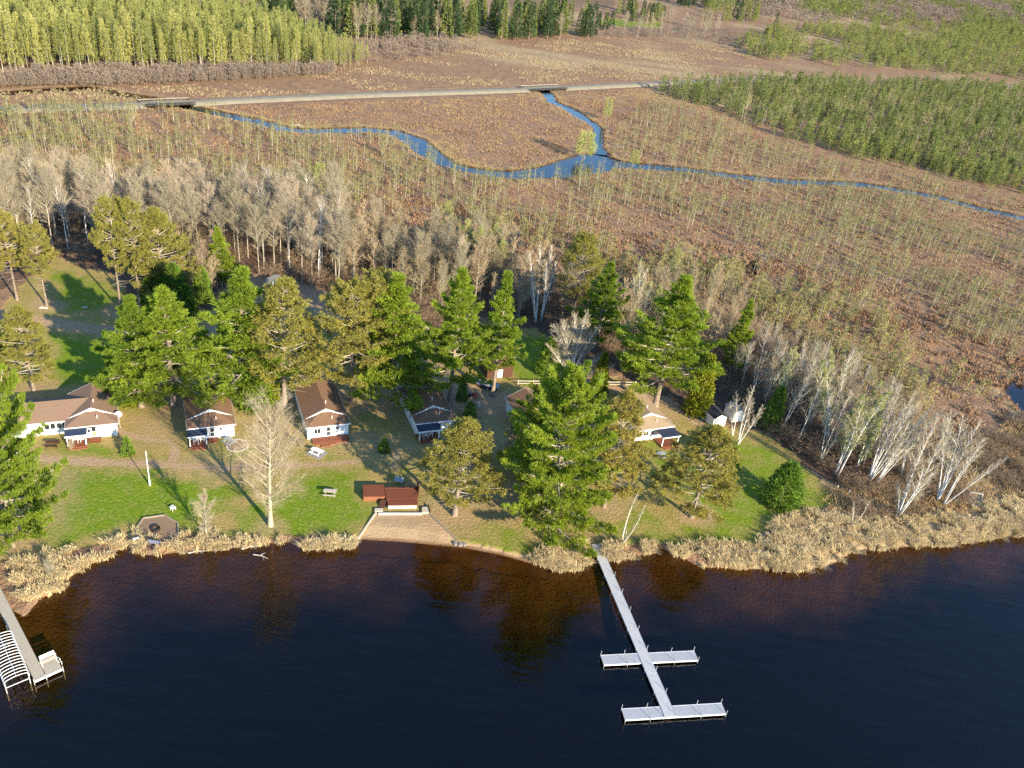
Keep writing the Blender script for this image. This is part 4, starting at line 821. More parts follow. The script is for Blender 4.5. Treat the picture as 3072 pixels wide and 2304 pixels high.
# reeds along the lake
def reedbed(name,pl,n,hgt,label,seed,lean=(0,-.25),clump=None):
    q=np.random.default_rng(seed); P=scatter(poly(pl,-.2),n,q); P=P[vnoise(P,2.2,seed,2)>.36]
    d=-dist(P,SHORE)[0]*np.where(inside(P,LAKE),-1,1); z=np.where(d>-.3,WZ,-.15); nb=26
    n=len(P); C=np.repeat(np.column_stack([P,z]),nb,0)+np.column_stack([q.normal(size=(n*nb,2))*.20,np.zeros(n*nb)])
    a=q.random(n*nb)*6.28; cl=np.repeat(q.normal(size=(n,2))*.28+np.array(lean),nb,0); o=np.stack([np.cos(a),np.sin(a)],1)*(.30+.35*q.random(n*nb))[:,None]+cl; H=hgt*np.repeat(.6+.65*q.random(n),nb)*(.6+.5*q.random(n*nb))
    s=np.stack([-np.sin(a),np.cos(a),0*a],1)*.028
    m1=C+np.column_stack([o*.35*H[:,None],H*.62]); m2=C+np.column_stack([o*.8*H[:,None],H*.92]); e=C+np.column_stack([o*1.25*H[:,None],H*(.80+.15*q.random(n*nb))])
    V=np.stack([C-s,C+s,m1-s,m1+s,m2-s*.8,m2+s*.8,e],1).reshape(-1,3); b=np.arange(n*nb)[:,None]*7
    F4=np.concatenate([b+[0,1,3,2],b+[2,3,5,4]]); F3=b+[4,5,6]
    m=MB(); low=np.zeros(n*nb); m.add(V,[F4,F3],0); return m.build(name,'reed',label=label,cat='reeds',kind='stuff')
reedbed('reeds',[(20,1705),(90,1665),(200,1648),(330,1628),(378,1606),(392,1640),(300,1688),(235,1722),(175,1778),(120,1808),(78,1858),(50,1800)],330,1.0,'tan reeds along the shore beside the left dock',301)
reedbed('reeds',[(392,1625),(402,1592),(440,1608),(500,1632),(560,1602),(700,1602),(760,1618),(800,1620),(860,1612),(866,1624),(760,1640),(650,1650),(560,1656),(470,1668),(404,1664)],190,.95,'tan reeds along the shore below the fire pit and maple',302)
for pl,lb,s in (([(908,1632),(945,1624),(972,1630),(968,1646),(915,1650)],'leftmost of three reed tufts left of the beach',303),([(978,1630),(1012,1622),(1030,1632),(1020,1646),(985,1648)],'middle one of three reed tufts left of the beach',304),([(1034,1630),(1058,1622),(1066,1630),(1056,1644),(1036,1645)],'reed tuft touching the left timber edge of the beach',305)): reedbed('reed_tuft',pl,34,1.2,lb,s)
reedbed('reeds',[(1575,1672),(1650,1655),(1760,1636),(1772,1690),(1720,1716),(1650,1712)],190,1.25,'tan reeds on the left side of the long pier',306)
reedbed('reeds',[(1806,1640),(1850,1635),(1900,1632),(1968,1630),(1960,1655),(1930,1668),(1850,1684),(1812,1674)],170,1.2,'tan reeds on the right side of the long pier',307)
reedbed('reeds',[(2005,1650),(2080,1630),(2250,1638),(2320,1565),(2400,1532),(2560,1562),(2700,1565),(2850,1545),(3072,1485),(3250,1465),(3250,1585),(3072,1606),(2860,1636),(2700,1646),(2560,1658),(2500,1696),(2400,1716),(2260,1708),(2100,1702),(2040,1680)],2300,1.25,'wide tan reed bed along the right shore',308)
# ------------------------------------------------------------------ buildings
AL=R(25.7); E1=np.array([math.cos(AL),math.sin(AL),0]); E2=np.array([-math.sin(AL),math.cos(AL),0])
def roof_pair(m,x0,x1,y0,y1,ze,zr,th=.14,axis='y',ov=.25):
    """two sloping slabs; ridge along axis; x0..x1 is the span across the ridge, with eaves overhung by ov"""
    xm=(x0+x1)/2; k=(zr-ze)/(xm-x0)
    for s,a in ((1,x0-ov),(-1,x1+ov)):
        za=ze-ov*k; V=[(a,y0,za),(xm,y0,zr),(xm,y1,zr),(a,y1,za)]
        if s<0: V=[V[1],V[0],V[3],V[2]]
        V=V+[(x,y,z+th) for x,y,z in V]
        if axis=='x': V=[(y,x,z) for x,y,z in V]; V=[V[3],V[2],V[1],V[0],V[7],V[6],V[5],V[4]]
        m.hexa(V)
def window(t,x,z,wd,ht,y=-.02,face='front',panes=1):
    ms=MB(); fr=MB(); w2=wd/2
    def bx(m,a0,a1,z0,z1,d0,d1):
        if face=='front': m.box(a0,a1,y-d1,y-d0,z0,z1)
        else: m.box(y-d1,y-d0,a0,a1,z0,z1)
    bx(fr,x-w2-.09,x+w2+.09,z-.09,z,0,.05); bx(fr,x-w2-.09,x+w2+.09,z+ht,z+ht+.09,0,.05)
    bx(fr,x-w2-.09,x-w2,z,z+ht,0,.05); bx(fr,x+w2,x+w2+.09,z,z+ht,0,.05)
    for p in range(1,panes): xx=x-w2+wd*p/panes; bx(fr,xx-.03,xx+.03,z,z+ht,0,.04)
    bx(ms,x-w2,x+w2,z,z+ht,.003,.02)
    o=ms.build('window','glass',t); fr.build('frame','trim',o); return o
def door(t,x,style='dark'):
    m=MB(); m.box(x-.42,x+.42,-.05,-.01,.32,2.28); o=m.build('door','trim',t)
    MB().box(x-.28,x+.28,-.066,-.052,1.35,2.0).build('pane','glass',o)
    MB().box(x-.30,x+.30,-.066,-.052,.5,1.2).build('panel',{'dark':'steel','yellow':'yellow','white':'trim'}[style],o)
    MB().box(x+.31,x+.36,-.1,-.052,1.24,1.3).build('handle','iron',o)
def cabin(O,W,D,label,roofm='shingle',fd=2.5,zr=4.1,ze=2.5):
    t=thing('cabin',(O[0],O[1],-.05),label,'cabin',AL)
    w=MB(); w.box(0,W,0,fd,0,ze-.06); w.box(.003,W-.003,fd,D,0,ze-.04)
    for y0,y1 in ((fd+.02,fd+.12),(D-.12,D-.02)):
        w.add([(0.02,y0,ze-.05),(W-.02,y0,ze-.05),(W/2,y0,zr-.06),(.02,y1,ze-.05),(W-.02,y1,ze-.05),(W/2,y1,zr-.06)],[[0,1,2],[5,4,3],[0,3,4,1],[1,4,5,2],[2,5,3,0]])
    w.build('wall','siding',t)
    MB().box(-.02,W+.02,-.02,D,-.1,.22).build('foundation','concrete',t)
    r_=MB(); roof_pair(r_,0,W,fd-.3,D+.3,ze,zr); ro=r_.build('roof',roofm,t)
    tr=MB(); k=(zr-ze)/(W/2)
    for y in (fd-.34,D+.302):
        for s in (1,-1):
            xa=-.26 if s>0 else W+.26; za=ze-.26*k
            V=[(xa,y,za-.10),(W/2,y,zr-.10),(W/2,y+.038,zr-.10),(xa,y+.038,za-.10)]
            if s<0: V=[V[1],V[0],V[3],V[2]]
            tr.hexa(V+[(a,b,c+.25) for a,b,c in V])
    tr.box(-.285,-.255,fd-.28,D+.28,ze-.26*k-.06,ze-.26*k+.12); tr.box(W+.255,W+.285,fd-.28,D+.28,ze-.26*k-.06,ze-.26*k+.12)
    tr.build('gable_trim','trim',ro)
    c=2.25; a=.28; h=MB(); V=[(-a,-.3,ze-.08),(W+a,-.3,ze-.08),(W+a,fd-.02,ze-.08),(-a,fd-.02,ze-.08),(-a,-.3,ze+.04),(W+a,-.3,ze+.04),(W+a,fd-.02,ze+.04),(-a,fd-.02,ze+.04),(c,fd-.02,ze+.92),(W-c,fd-.02,ze+.92)]
    h.add(V,[[3,2,1,0],[0,1,5,4],[1,2,6,5],[3,0,4,7],[4,5,9,8],[5,6,9],[4,8,7],[2,3,7,8,9,6]]); fr=h.build('front_roof',roofm,t)
    g=MB(); g.box(-a-.03,W+a+.03,-.335,-.302,ze-.13,ze+.05); g.box(-a-.033,-a-.003,-.3,fd-.4,ze-.12,ze+.045); g.box(W+a+.003,W+a+.033,-.3,fd-.4,ze-.12,ze+.045); g.build('eave_trim','trim',fr)
    v=MB(); v.tube([(W/2+.35,fd+1.6,zr-.3),(W/2+.35,fd+1.6,zr+.5)],.07,8); v.build('vent_pipe','whitep',t)
    v=MB(); v.tube([(W*.62,1.1,ze+.3),(W*.62,1.1,ze+1.0)],.06,8); v.build('vent_pipe','whitep',t)
    return t
def porch(t,x0,x1,dp,roof=True,z=.3):
    d=MB(); d.box(x0,x1,-dp,-.03,z-.1,z); dk=d.build('porch_deck','deck',t)
    s=MB(); s.box(x0+.01,x1-.01,-dp+.01,-dp+.06,0,z-.1); s.box(x0+.01,x0+.06,-dp+.06,-.04,0,z-.1); s.box(x1-.06,x1-.01,-dp+.06,-.04,0,z-.1); s.build('skirt','deckside',dk)
    MB().box(x0+.3,x1-.1,-dp-.38,-dp-.02,.02,.17).build('step','deckside',t)
    if roof:
        V=[(x0-.15,-dp+.25,2.13),(x1+.1,-dp+.25,2.13),(x1+.1,-.03,2.36),(x0-.15,-.03,2.36)]
        p=MB(); p.hexa(V+[(a,b,c+.07) for a,b,c in V]); pr=p.build('porch_roof','metal_blue',t)
        f=MB(); f.box(x0-.17,x1+.12,-dp+.2,-dp+.247,2.0,2.21); f.build('fascia','trim',pr)
        for x in (x0+.1,x1-.15): MB().box(x-.075,x+.075,-dp+.35,-dp+.5,z,2.1).build('porch_post','trim',t)
O1=G(207,1322); c1=cabin(O1,6.8,9.5,'white lodge with a long left wing and pale brown roof','shingle_pale')
porch(c1,-.1,2.65,2.3); door(c1,3.6,'yellow'); window(c1,2.85+.05,1.25,.4,.5); MB().box(4.5,5.1,-.06,-.01,2.1,2.17).box(5.3,5.6,-.06,-.01,2.1,2.17).build('vent_slot','steel',c1)
dk=MB(); dk.box(2.8,4.5,-1.0,-.03,.15,.28); dk.box(2.9,4.4,-1.35,-1.02,.02,.14); dk.build('side_step','deck',c1)
MB().box(2.75,4.1,-.5,-.03,2.26,2.32).build('awning','shingle_grey',c1)
wg=MB(); wg.box(-7.6,-.01,2.2,8.9,0,2.42); wg.add([(-7.59,2.25,2.44),(-7.59,8.85,2.44),(-7.59,5.55,3.85),(-7.49,2.25,2.44),(-7.49,8.85,2.44),(-7.49,5.55,3.85)],[[0,1,2],[5,4,3],[0,3,4,1],[1,4,5,2],[2,5,3,0]]); wo=wg.build('wing','siding',c1)
wr=MB(); roof_pair(wr,2.2,8.9,-7.9,3.3,2.5,3.95,.14,'x'); wr.build('wing_roof','shingle_pale',wo); MB().box(-7.9,-.35,1.86,1.9,2.28,2.5).build('fascia','trim',wo)
for x in (-2.9,-2.1,-1.25,-.5): window(c1,x,1.1,.62,.95,2.18)
window(c1,-6.6,1.3,.5,.6,2.18)
O2=G(569,1323); c2=cabin(O2,6.75,9.6,'second white cabin from the left, with brown roof and stone circle beside it'); porch(c2,-.1,2.55,2.3); door(c2,3.45); window(c2,4.75,1.55,.32,.5)
dk=MB(); dk.box(2.8,4.2,-.9,-.03,.15,.28); dk.box(2.9,4.1,-1.2,-.92,.02,.14); dk.build('side_step','deck',c2); MB().box(3.0,3.9,-.4,-.03,2.28,2.34).build('awning','shingle_grey',c2)
O3=G(923,1319); c3=cabin(O3,6.6,12.9,'white cabin without a porch roof behind the picnic table on a pad, long brown roof'); porch(c3,.6,6.5,1.5,False); door(c3,3.35); window(c3,1.55,1.1,.95,.85,panes=2); window(c3,4.75,1.45,.4,.55); MB().box(2.9,3.8,-.4,-.03,2.28,2.34).build('awning','shingle_grey',c3)
MB().box(1.7,3.2,-2.6,-2.0,.02,.16).box(3.1,4.2,-2.3,-1.55,.02,.2).build('step','deckside',c3)
O4=G(1248,1306); c4=cabin(O4,6.8,11.2,'white cabin with wide navy porch roof beside the thick-trunked white pine'); porch(c4,-.1,3.5,2.4); door(c4,3.35+.55); window(c4,5.1,1.4,.36,.6); window(c4,3.6,1.3,.8,.6,-.02,'side'); window(c4,7.2,1.3,.8,.6,-.02,'side')
c5=cabin((3.4,118.2),6.8,9.0,'white cabin almost hidden behind the largest white pine'); window(c5,5.2,1.3,.55,.7,-.02,'side'); window(c5,1.6,1.1,.9,.8); door(c5,3.4)
c6=cabin((22.7,121.9),7.3,9.6,'white cabin with tan roof and dark porch roof at the right','shingle_tan'); porch(c6,3.9,7.3,3.0); window(c6,2.0,1.1,.9,.8,panes=2); door(c6,3.3,'white')
bpy.data.objects[c6.name].location.z=-.05
def shed(nm,px,W,D,h,zr,rot,label,roofm,wallm='siding',doorx=None):
    B=G(*px); t=thing(nm,(B[0],B[1],-.05),label,'shed',R(rot)); w=MB(); w.box(0,W,0,D,0,h)
    for y0,y1 in ((.02,.08),(D-.08,D-.02)): w.add([(0.02,y0,h-.01),(W-.02,y0,h-.01),(W/2,y0,zr-.05),(.02,y1,h-.01),(W-.02,y1,h-.01),(W/2,y1,zr-.05)],[[0,1,2],[5,4,3],[0,3,4,1],[1,4,5,2],[2,5,3,0]])
    w.build('wall',wallm,t); r_=MB(); roof_pair(r_,0,W,-.2,D+.2,h+.02,zr,.08,'y',.15); r_.build('roof',roofm,t)
    if doorx is not None: 
        o=MB().box(doorx-.5,doorx+.5,-.05,-.01,.08,1.85).build('door','trim',t); MB().box(doorx-.02,doorx+.02,-.065,-.052,.1,1.84).build('handle','steel',o)
    return t
shed('garden_shed',(2136,1283),2.7,3.4,2.1,2.85,24,'larger white garden shed with dark roof, teal tarp beside it','shingle_grey',doorx=1.3)
shed('garden_shed',(2196,1266),2.5,3.0,2.0,2.6,24,'smaller white garden shed with grey felt roof behind the slim birch','felt',doorx=1.2)
shed('tool_shed',(1491,986),2.2,2.4,2.2,2.9,22,'small grey-white tool shed with brown roof deep in the trees','shingle_red','felt',1.1)
shed('garage',(1460,1136),5.2,6.0,2.2,3.6,24,'brown-roofed garage behind the slim open white pine','shingle_red','brownwood',2.6)
tb=G(2108,1255); MB().hexa([(-.9,-.6,0),(.9,-.6,0),(.9,.6,0),(-.9,.6,0),(-.6,-.35,.75),(.5,-.4,.85),(.6,.3,.7),(-.5,.4,.8)]).build('tarp_pile','teal',None,loc=tb,rotz=.5,label='teal tarp thrown over a pile at the larger garden shed',cat='tarp')
# ------------------------------------------------------------------ things on the grounds
p=G(450,1456); t=thing('flagpole',p,'white flagpole with thick base on the green lawn, no flag','flagpole')
MB().tube([(0,0,.9),(0,0,6.0)],[.075,.045],10).build('pole','whitep',t); MB().tube([(0,0,-.05),(0,0,1.0)],.13,10).build('sleeve','whitep',t); MB().tube([(0,0,6.0),(0,0,6.08),(0,0,6.16)],[.05,.09,.02],10).build('finial','whitep',t)
def picnic(px,rot,label,m='pale_timber',L=1.9,z=0.0,legm=None):
    p=G(*px); t=thing('picnic_table',(p[0],p[1],z),label,'picnic table',R(rot)); h=L/2
    a=MB(); [a.box(-h,h,-.36+.148*i,-.36+.148*i+.135,.72,.765) for i in range(5)]; a.build('tabletop',m,t)
    for y in (-.72,.72): b=MB(); b.box(-h,h,y-.14,y-.005,.42,.46); b.box(-h,h,y+.005,y+.14,.42,.46); b.build('bench',m,t)
    for x in (-h+.3,h-.3):
        l=MB(); l.box(x-.02,x+.02,-.8,.8,.36,.42); l.box(x-.02,x+.02,-.33,.33,.66,.718); l.bar((x+.045,-.24,.71),(x+.045,-.62,0),.04,.09); l.bar((x+.045,.24,.71),(x+.045,.62,0),.04,.09); l.build('leg_frame',legm or m,t)
picnic((990,1484),6,'pale wooden picnic table alone on the green lawn')
picnic((689,1330),-28,'grey picnic table on the stone circle by the second cabin','greypaint'); picnic((950,1361),-22,'white picnic table on a pad in front of the third cabin','whitep')
picnic((1300,1106),-12,'pale picnic table in the shade behind the fourth cabin','pale_timber'); picnic((160,1338),10,'dark brown picnic table beside the lodge porch','brownwood'); picnic((1832,1306),14,'white picnic table beside the deck of the tan-roofed cabin','whitep',1.6)
picnic((1982,1370),20,'small pale picnic table on the grass below the tan-roofed cabin','greypaint',1.5)
p=G(712,1337); t=thing('stone_patio',p,'round stone-edged patio beside the second cabin','patio'); MB().disc((0,0,-.02),1.62,.06,32).build('gravel_bed','gravel',t)
m=MB(); [m.box(1.62*math.cos(a)-.13,1.62*math.cos(a)+.13,1.62*math.sin(a)-.1,1.62*math.sin(a)+.1,-.02,.14+.05*math.sin(7*a)) for a in np.linspace(0,6.28,34)[:-1]]; m.build('stone_edge','pale_timber',t)
p=G(950,1360); MB().box(-1.3,1.3,-1.1,1.1,-.06,.03).build('pad','felt',None,loc=p,rotz=R(-22),label='grey square pad under the white picnic table',cat='pad')
# fire pit
c=G(470,1588); pl=[G(*q)[:2]-c[:2] for q in [(404,1594),(430,1556),(493,1547),(533,1570),(536,1608),(505,1628),(432,1627)]]
t=thing('fire_pit_pad',(c[0],c[1],-.02),'octagonal gravel fire pit pad with timber edging by the reeds','patio'); MB().prism(pl[::-1] if False else pl,-.05,.05).build('gravel_bed','gravel',t)
m=MB(); [m.bar((*pl[i],.1),(*pl[(i+1)%7],.1),.16,.26) for i in range(7)]; m.build('timber_edge','timber',t)
m=MB(); k=24; ri,ro_=.52,.6
for i in range(k):
    a,b=2*math.pi*i/k,2*math.pi*(i+1)/k; q4=[(r_*math.cos(x),r_*math.sin(x)) for r_,x in ((ri,a),(ro_,a),(ro_,b),(ri,b))]; m.hexa([(x,y,.03) for x,y in q4]+[(x,y,.34) for x,y in q4])
p=G(467,1589); MB.build(m,'fire_ring','iron',None,loc=(p[0],p[1],.0),label='rusty iron fire ring in the middle of the gravel pad',cat='fire ring')
def chair(nm,px,rot,label,m,w=.7,cat='chair',z=0,bh=1.0,group=None):
    p=px if len(px)==3 else G(*px); t=thing(nm,(p[0],p[1],z),label,cat,R(rot),group); h=w/2
    MB().box(-h,h,-.3,.25,.40,.45).build('seat',m,t); b=MB(); b.hexa([(-h,.22,.42),(h,.22,.42),(h,.28,.42),(-h,.28,.42),(-h,.36,bh),(h,.36,bh),(h,.42,bh),(-h,.42,bh)]); b.build('backrest',m,t)
    for x in (-h+.04,h-.04):
        for y in (-.26,.22): MB().box(x-.03,x+.03,y-.03,y+.03,0,.40).build('leg',m,t)
        MB().box(x-.04,x+.04,-.3,.24,.62,.66).build('armrest',m,t)
    return t
chair('garden_bench',(465,1634),180,'wide blue-grey bench with solid back facing the fire ring','bluegrey',1.35,'bench',0,1.15)
chair('garden_chair',(408,1624),215,'grey garden chair at the left corner of the fire pit pad','greypaint',.8,'chair')
chair('garden_chair',(519,1530),150,'small white chair-like seat on the lawn above the fire pit','whitep',.55,'chair',0,.75)
chair('garden_bench',(1195,1449),-8,'white metal bench with rounded back under the bare bush','greypaint',1.4,'bench',0,.95)
def ptable(t0,x,y,label):
    p=np.array(t0.location)+E1*x+E2*y; t=thing('patio_table',(p[0],p[1],.25),label,'table',AL); MB().box(-.4,.4,-.4,.4,.68,.72).build('tabletop','whitep',t)
    for a in (-.35,.35):
        for b in (-.35,.35): MB().box(a-.025,a+.025,b-.025,b+.025,0,.68).build('leg','whitep',t)
ptable(c1,1.0,-1.0,'white table under the lodge porch roof'); ptable(c2,.9,-1.2,'white table under the porch roof of the second cabin'); ptable(c4,1.2,-1.3,'white table under the wide navy porch roof')
for cc,x,y,rz,lb in ((c1,1.9,-.9,120,'white chair beside the table under the lodge porch roof'),(c2,1.85,-.8,100,'white chair beside the porch table of the second cabin'),(c4,2.3,-.9,110,'white chair beside the table under the wide navy porch roof')):
    p=np.array(cc.location)+E1*x+E2*y; chair('patio_chair',(p[0],p[1],0.),rz,lb,'whitep',.5,'chair',.25,.9)
p=np.array(c1.location)+E1*7.15+E2*2.0; t=thing('satellite_dish',(p[0],p[1],0),'white satellite dish on a pole at the lodge corner','satellite dish',R(25)); MB().tube([(0,0,0),(0,0,2.5)],.04,6).build('pole','galv',t)
m=MB(); k=18; V=[(0,.12,2.65)]+[(.55*math.cos(a),.0-.05,2.65+.55*math.sin(a)) for a in np.linspace(0,2*math.pi,k,endpoint=False)]+[(0,.16,2.65)]+[(.55*math.cos(a),.0-.01,2.65+.55*math.sin(a)) for a in np.linspace(0,2*math.pi,k,endpoint=False)]
m.add(V,[[0,1+(i+1)%k,1+i] for i in range(k)]+[[k+1,k+2+i,k+2+(i+1)%k] for i in range(k)]+[[1+i,1+(i+1)%k,k+2+(i+1)%k,k+2+i] for i in range(k)]); m.build('dish','whitep',t); MB().bar((0,.0,2.3),(0,-.5,2.6),.03,.03).box(-.06,.06,-.56,-.44,2.55,2.68).build('feed_arm','galv',t)
# red-stained shore deck
def slab(m,pts,z0,z1): P=[G(x,y,z1) for x,y in pts]; a=[(p[0],p[1]) for p in P]; m.prism(a,z0,z1)
D0=G(1120,1490); t=thing('shore_deck',(0,0,0),'red-stained two-level shore deck above the beach','deck')
hp=[(1090,1490),(1156,1489),(1152,1453.7),(1088.5,1454)]; ld=[(1159,1498.5),(1254,1496),(1254,1466.5),(1155,1467.5)]; fp=[(1164,1516),(1253.5,1514.5),(1252.5,1499.2),(1161.7,1500.6)]
m=MB(); slab(m,hp,.86,.95); m.build('upper_platform','deck',t); m=MB(); slab(m,[(1090.6,1490.2-.6),(1155.5,1488.6),(1151.8,1454.6),(1089,1454.6)],-.05,.857); m.build('upper_skirt','deckside',t)
m=MB(); slab(m,ld,.62,.7); m.build('main_platform','deck',t); m=MB(); slab(m,[(1160,1497.8),(1253.5,1495.4),(1253.4,1467.2),(1157,1468)],-.05,.617); m.build('main_skirt','dark_timber',t)
m=MB(); slab(m,fp,.58,.66); m.build('front_platform','deck',t); m=MB(); a=G(1164.5,1515.6,.66)[:2]; b=G(1250,1514.2,.66)[:2]; m.bar((*a,.26),(*b,.26),.12,.6); m.build('white_wall','concrete',t)
m=MB(); a=G(1155,1467,.7)[:2]; b=G(1252,1465.5,.7)[:2]; m.bar((*a,.98),(*b,.98),.3,.07); m.bar((*a,.8),(*b,.8),.06,.3); m.build('back_bench','brownwood',t)
m=MB(); a=G(1252,1449,.7)[:2]; b=G(1256,1478,.7)[:2]; m.bar((*a,.75),(*b,.75),.1,1.4); m.build('side_screen','brownwood',t)
m=MB(); a=G(1146,1507,.6)[:2]; [m.box(a[0]-.35+.02*i,a[0]+.55,a[1]-.6+.3*i,a[1]-.3+.3*i,0,.15+.17*i) for i in range(4)]; m.build('stair','brownwood',t)
t=thing('retaining_wall',(0,0,0),'pale low retaining wall with plank ends at the head of the beach','wall')
a=G(1135,1543)[:2]; b=G(1265,1543)[:2]; MB().bar((*a,.0),(*b,.0),.28,.5).build('wall','concrete',t)
for q0,q1 in (((1124,1524),(1149,1533)),((1266,1520),(1287,1537))):
    m=MB(); pts=[(q0[0],q1[1]),(q1[0],q1[1]-.5),(q1[0],q0[1]),(q0[0],q0[1]+.5)]; slab(m,pts,-.1,.28); m.build('plank_end','pale_timber',t)
m=MB(); a=G(1285,1519)[:2]; b=G(1290,1541)[:2]; m.bar((*a,.15),(*b,.15),.14,.5); m.build('end_board','brownwood',t)
m=MB(); a=G(1128,1540)[:2]; b=G(1073,1619,-.25)[:2]; m.bar((*a,.05),(*b,-.2),.22,.4); m.build('beach_edging','pale_timber',None,label='pale timber edging along the left side of the beach',cat='edging')
m=MB(); a=G(1288,1541)[:2]; b=G(1386,1638,-.25)[:2]; v=b-a
for i in range(9): m.bar((*(a+v*i/9),.02-.02*i),(*(a+v*(i+.93)/9),.0-.02*i),.2,.34)
m.build('beach_edging','timber',None,label='dark timber edging along the right side of the beach',cat='edging')
m=MB()
for i in range(5):
    x,y=random.uniform(-.7,.7),random.uniform(-.3,.3); rr_=random.uniform(.15,.3); m.disc((x,y,-.25),rr_,rr_*1.0,7)
m.build('shore_stones','stone',None,loc=(*G(1380,1636,-.3)[:2],0),label='grey stones at the foot of the right beach edging',cat='stones')
# fence, trailer, tractor, cargo box
A_=G(1553,1156); B_=G(1905,1160); d=B_-A_; Lf=np.hypot(*d[:2]); t=thing('rail_fence',A_,'pale two-rail fence behind the cabins','fence',math.atan2(d[1],d[0]))
n=9
for i in range(n): MB().box(Lf*i/(n-1)-.07,Lf*i/(n-1)+.07,-.07,.07,0,1.25).build('post','pale_timber',t)
for z in (.55,1.05): MB().box(-.1,Lf+.1,-.13,-.075,z-.07,z+.07).build('rail','pale_timber',t)
def wheel(t,x,y,r_,wd,nm='wheel'):
    o=MB().tube([(x,y-wd/2,r_),(x,y+wd/2,r_)],r_,16).build(nm,'black',t); MB().tube([(x,y-wd/2-.01,r_),(x,y+wd/2+.01,r_)],r_*.55,12).build('rim','galv',o)
a=G(1416,1158); b=G(1492,1176); d=b-a; t=thing('flatbed_trailer',a,'grey flatbed trailer with tandem wheels parked under the pines','trailer',math.atan2(d[1],d[0])); L_=np.hypot(*d[:2])
MB().box(0,L_,0,1.9,.62,.72).build('bed','greypaint',t); m=MB(); m.box(0,L_,-.06,-.01,.5,.78); m.box(0,L_,1.91,1.96,.5,.78); m.box(.3,L_-.3,.5,.6,.45,.62); m.build('frame','steel',t); MB().box(-.05,.02,.1,1.8,.72,1.2).build('headboard','galv',t)
for x in (L_*.62,L_*.62+.85): wheel(t,x,-.2,.34,.2); wheel(t,x,2.1,.34,.2)
MB().bar((-1.3,.95,.5),(0,.4,.55),.08,.08).bar((-1.3,.95,.5),(0,1.5,.55),.08,.08).build('drawbar','steel',t); wheel(t,1.0,2.12,.33,.2,'spare_wheel')
p=G(1418,1192); t=thing('garden_tractor',p,'small red garden tractor by the stump near the fourth cabin','tractor',R(200)); MB().box(-.9,.1,-.28,.28,.42,.8).hexa([(-.9,-.28,.8),(.0,-.28,.8),(.0,.28,.8),(-.9,.28,.8),(-.8,-.2,.92),(-.05,-.2,.98),(-.05,.2,.98),(-.8,.2,.92)]).build('hood','red',t)
MB().box(.1,.9,-.35,.35,.4,.5).build('chassis','steel',t); MB().box(.4,.8,-.22,.22,.62,.7).box(.76,.84,-.22,.22,.7,1.05).box(.55,.65,-.08,.08,.5,.62).build('seat','black',t); MB().tube([(.2,0,.5),(.12,0,1.0)],.025,6).build('steering_column','black',t)
for x,r_ in ((-.6,.22),(.55,.32)): wheel(t,x,-.42,r_,.18); wheel(t,x,.42,r_,.18)
p=G(1435,1218); MB().tube([(0,0,-.05),(0,0,.75)],[.42,.36],12).build('tree_stump','pale_timber',None,loc=p,label='pale cut stump in front of the garden tractor',cat='stump')
p=G(806,868); t=thing('cargo_trailer',p,'pale box trailer parked on the shaded drive','trailer',R(64)); m=MB(); m.box(0,3.4,-1.0,1.0,.45,2.1); m.build('body','greypaint',t); MB().box(-.04,3.44,-1.04,1.04,2.11,2.17).build('roof','felt',t); MB().bar((3.4,-.5,.5),(4.4,0,.5),.08,.08).bar((3.4,.5,.5),(4.4,0,.5),.08,.08).build('drawbar','steel',t)
for y in (-1.05,1.05): wheel(t,1.5,y,.33,.2)
p=G(1477,1016); m=MB(); [m.tube([(-.9,.25*i,.2+.22*j+(0 if i%2 else .02)),(.9,.25*i,.2+.22*j)],.13,8) for i in range(3) for j in range(2)]; m.build('log_pile','pale_timber',None,loc=p,rotz=.2,label='short pile of cut logs in the shade near the tool shed',cat='logs')
for i,(x,y) in enumerate([(2511,1467),(2546,1481),(2523,1496),(2555,1502)]):
    p=G(x,y); MB().tube([(0,0,-.1),(0,0,.72),(0,0,.82)],[.06,.055,.02],7).build('marker_stake','whitep',None,loc=p,label=['white stake farthest left beside the leafless thicket','white stake nearest the birches, upper of the right pair','white stake lowest at the lawn edge, left one','white stake right beside the short birch poles'][i],cat='stake',group='white stakes at the lawn edge')
for px,L_,rot,lb in (((118,925),1.6,.1,'pale cut logs beside the dirt track under the roadside pines'),((395,940),1.2,.4,'grey log between the two straight red pines'),((247,925),1.0,.3,'small grey log on the shaded grass')):
    p=G(*px); MB().tube([(0,0,.15),(L_,0,.18)],.17,8).tube([(.1,.34,.15),(L_*.9,.3,.16)],.14,8).build('log','snag',None,loc=p,rotz=rot,label=lb,cat='log')
t=thing('marsh_platform',(0,0,0),'small grey plank platform with a bench in the dry grass at the right','platform')
m=MB(); slab(m,[(2908,1512),(2956,1527),(2952,1480),(2904,1471)],.2,.34); m.build('platform_deck','wood',t); m=MB(); slab(m,[(2862,1500),(2907,1512),(2907,1503),(2864,1492)],.15,.28); m.build('walkway','wood',t)
m=MB(); a=G(2908,1477,.6)[:2]; b=G(2950,1486,.6)[:2]; m.bar((*a,.78),(*b,.78),.4,.06); m.bar((*a,.52),(*(a*.9+b*.1),.52),.35,.5); m.bar((*(a*.1+b*.9),.52),(*b,.52),.35,.5); m.build('bench','pale_timber',t)
m=MB(); c=G(2790,1525); 
for i in range(9): a=c+[random.uniform(-1.6,1.6),random.uniform(-1.5,1.5),.1]; b=a+[random.uniform(-1.5,1.5),random.uniform(-1,1),random.uniform(.3,1.6)]; m.bar(a,b,.08,.05)
m.build('broken_planks','timber',None,label='heap of broken planks among the shoreline birches',cat='planks')
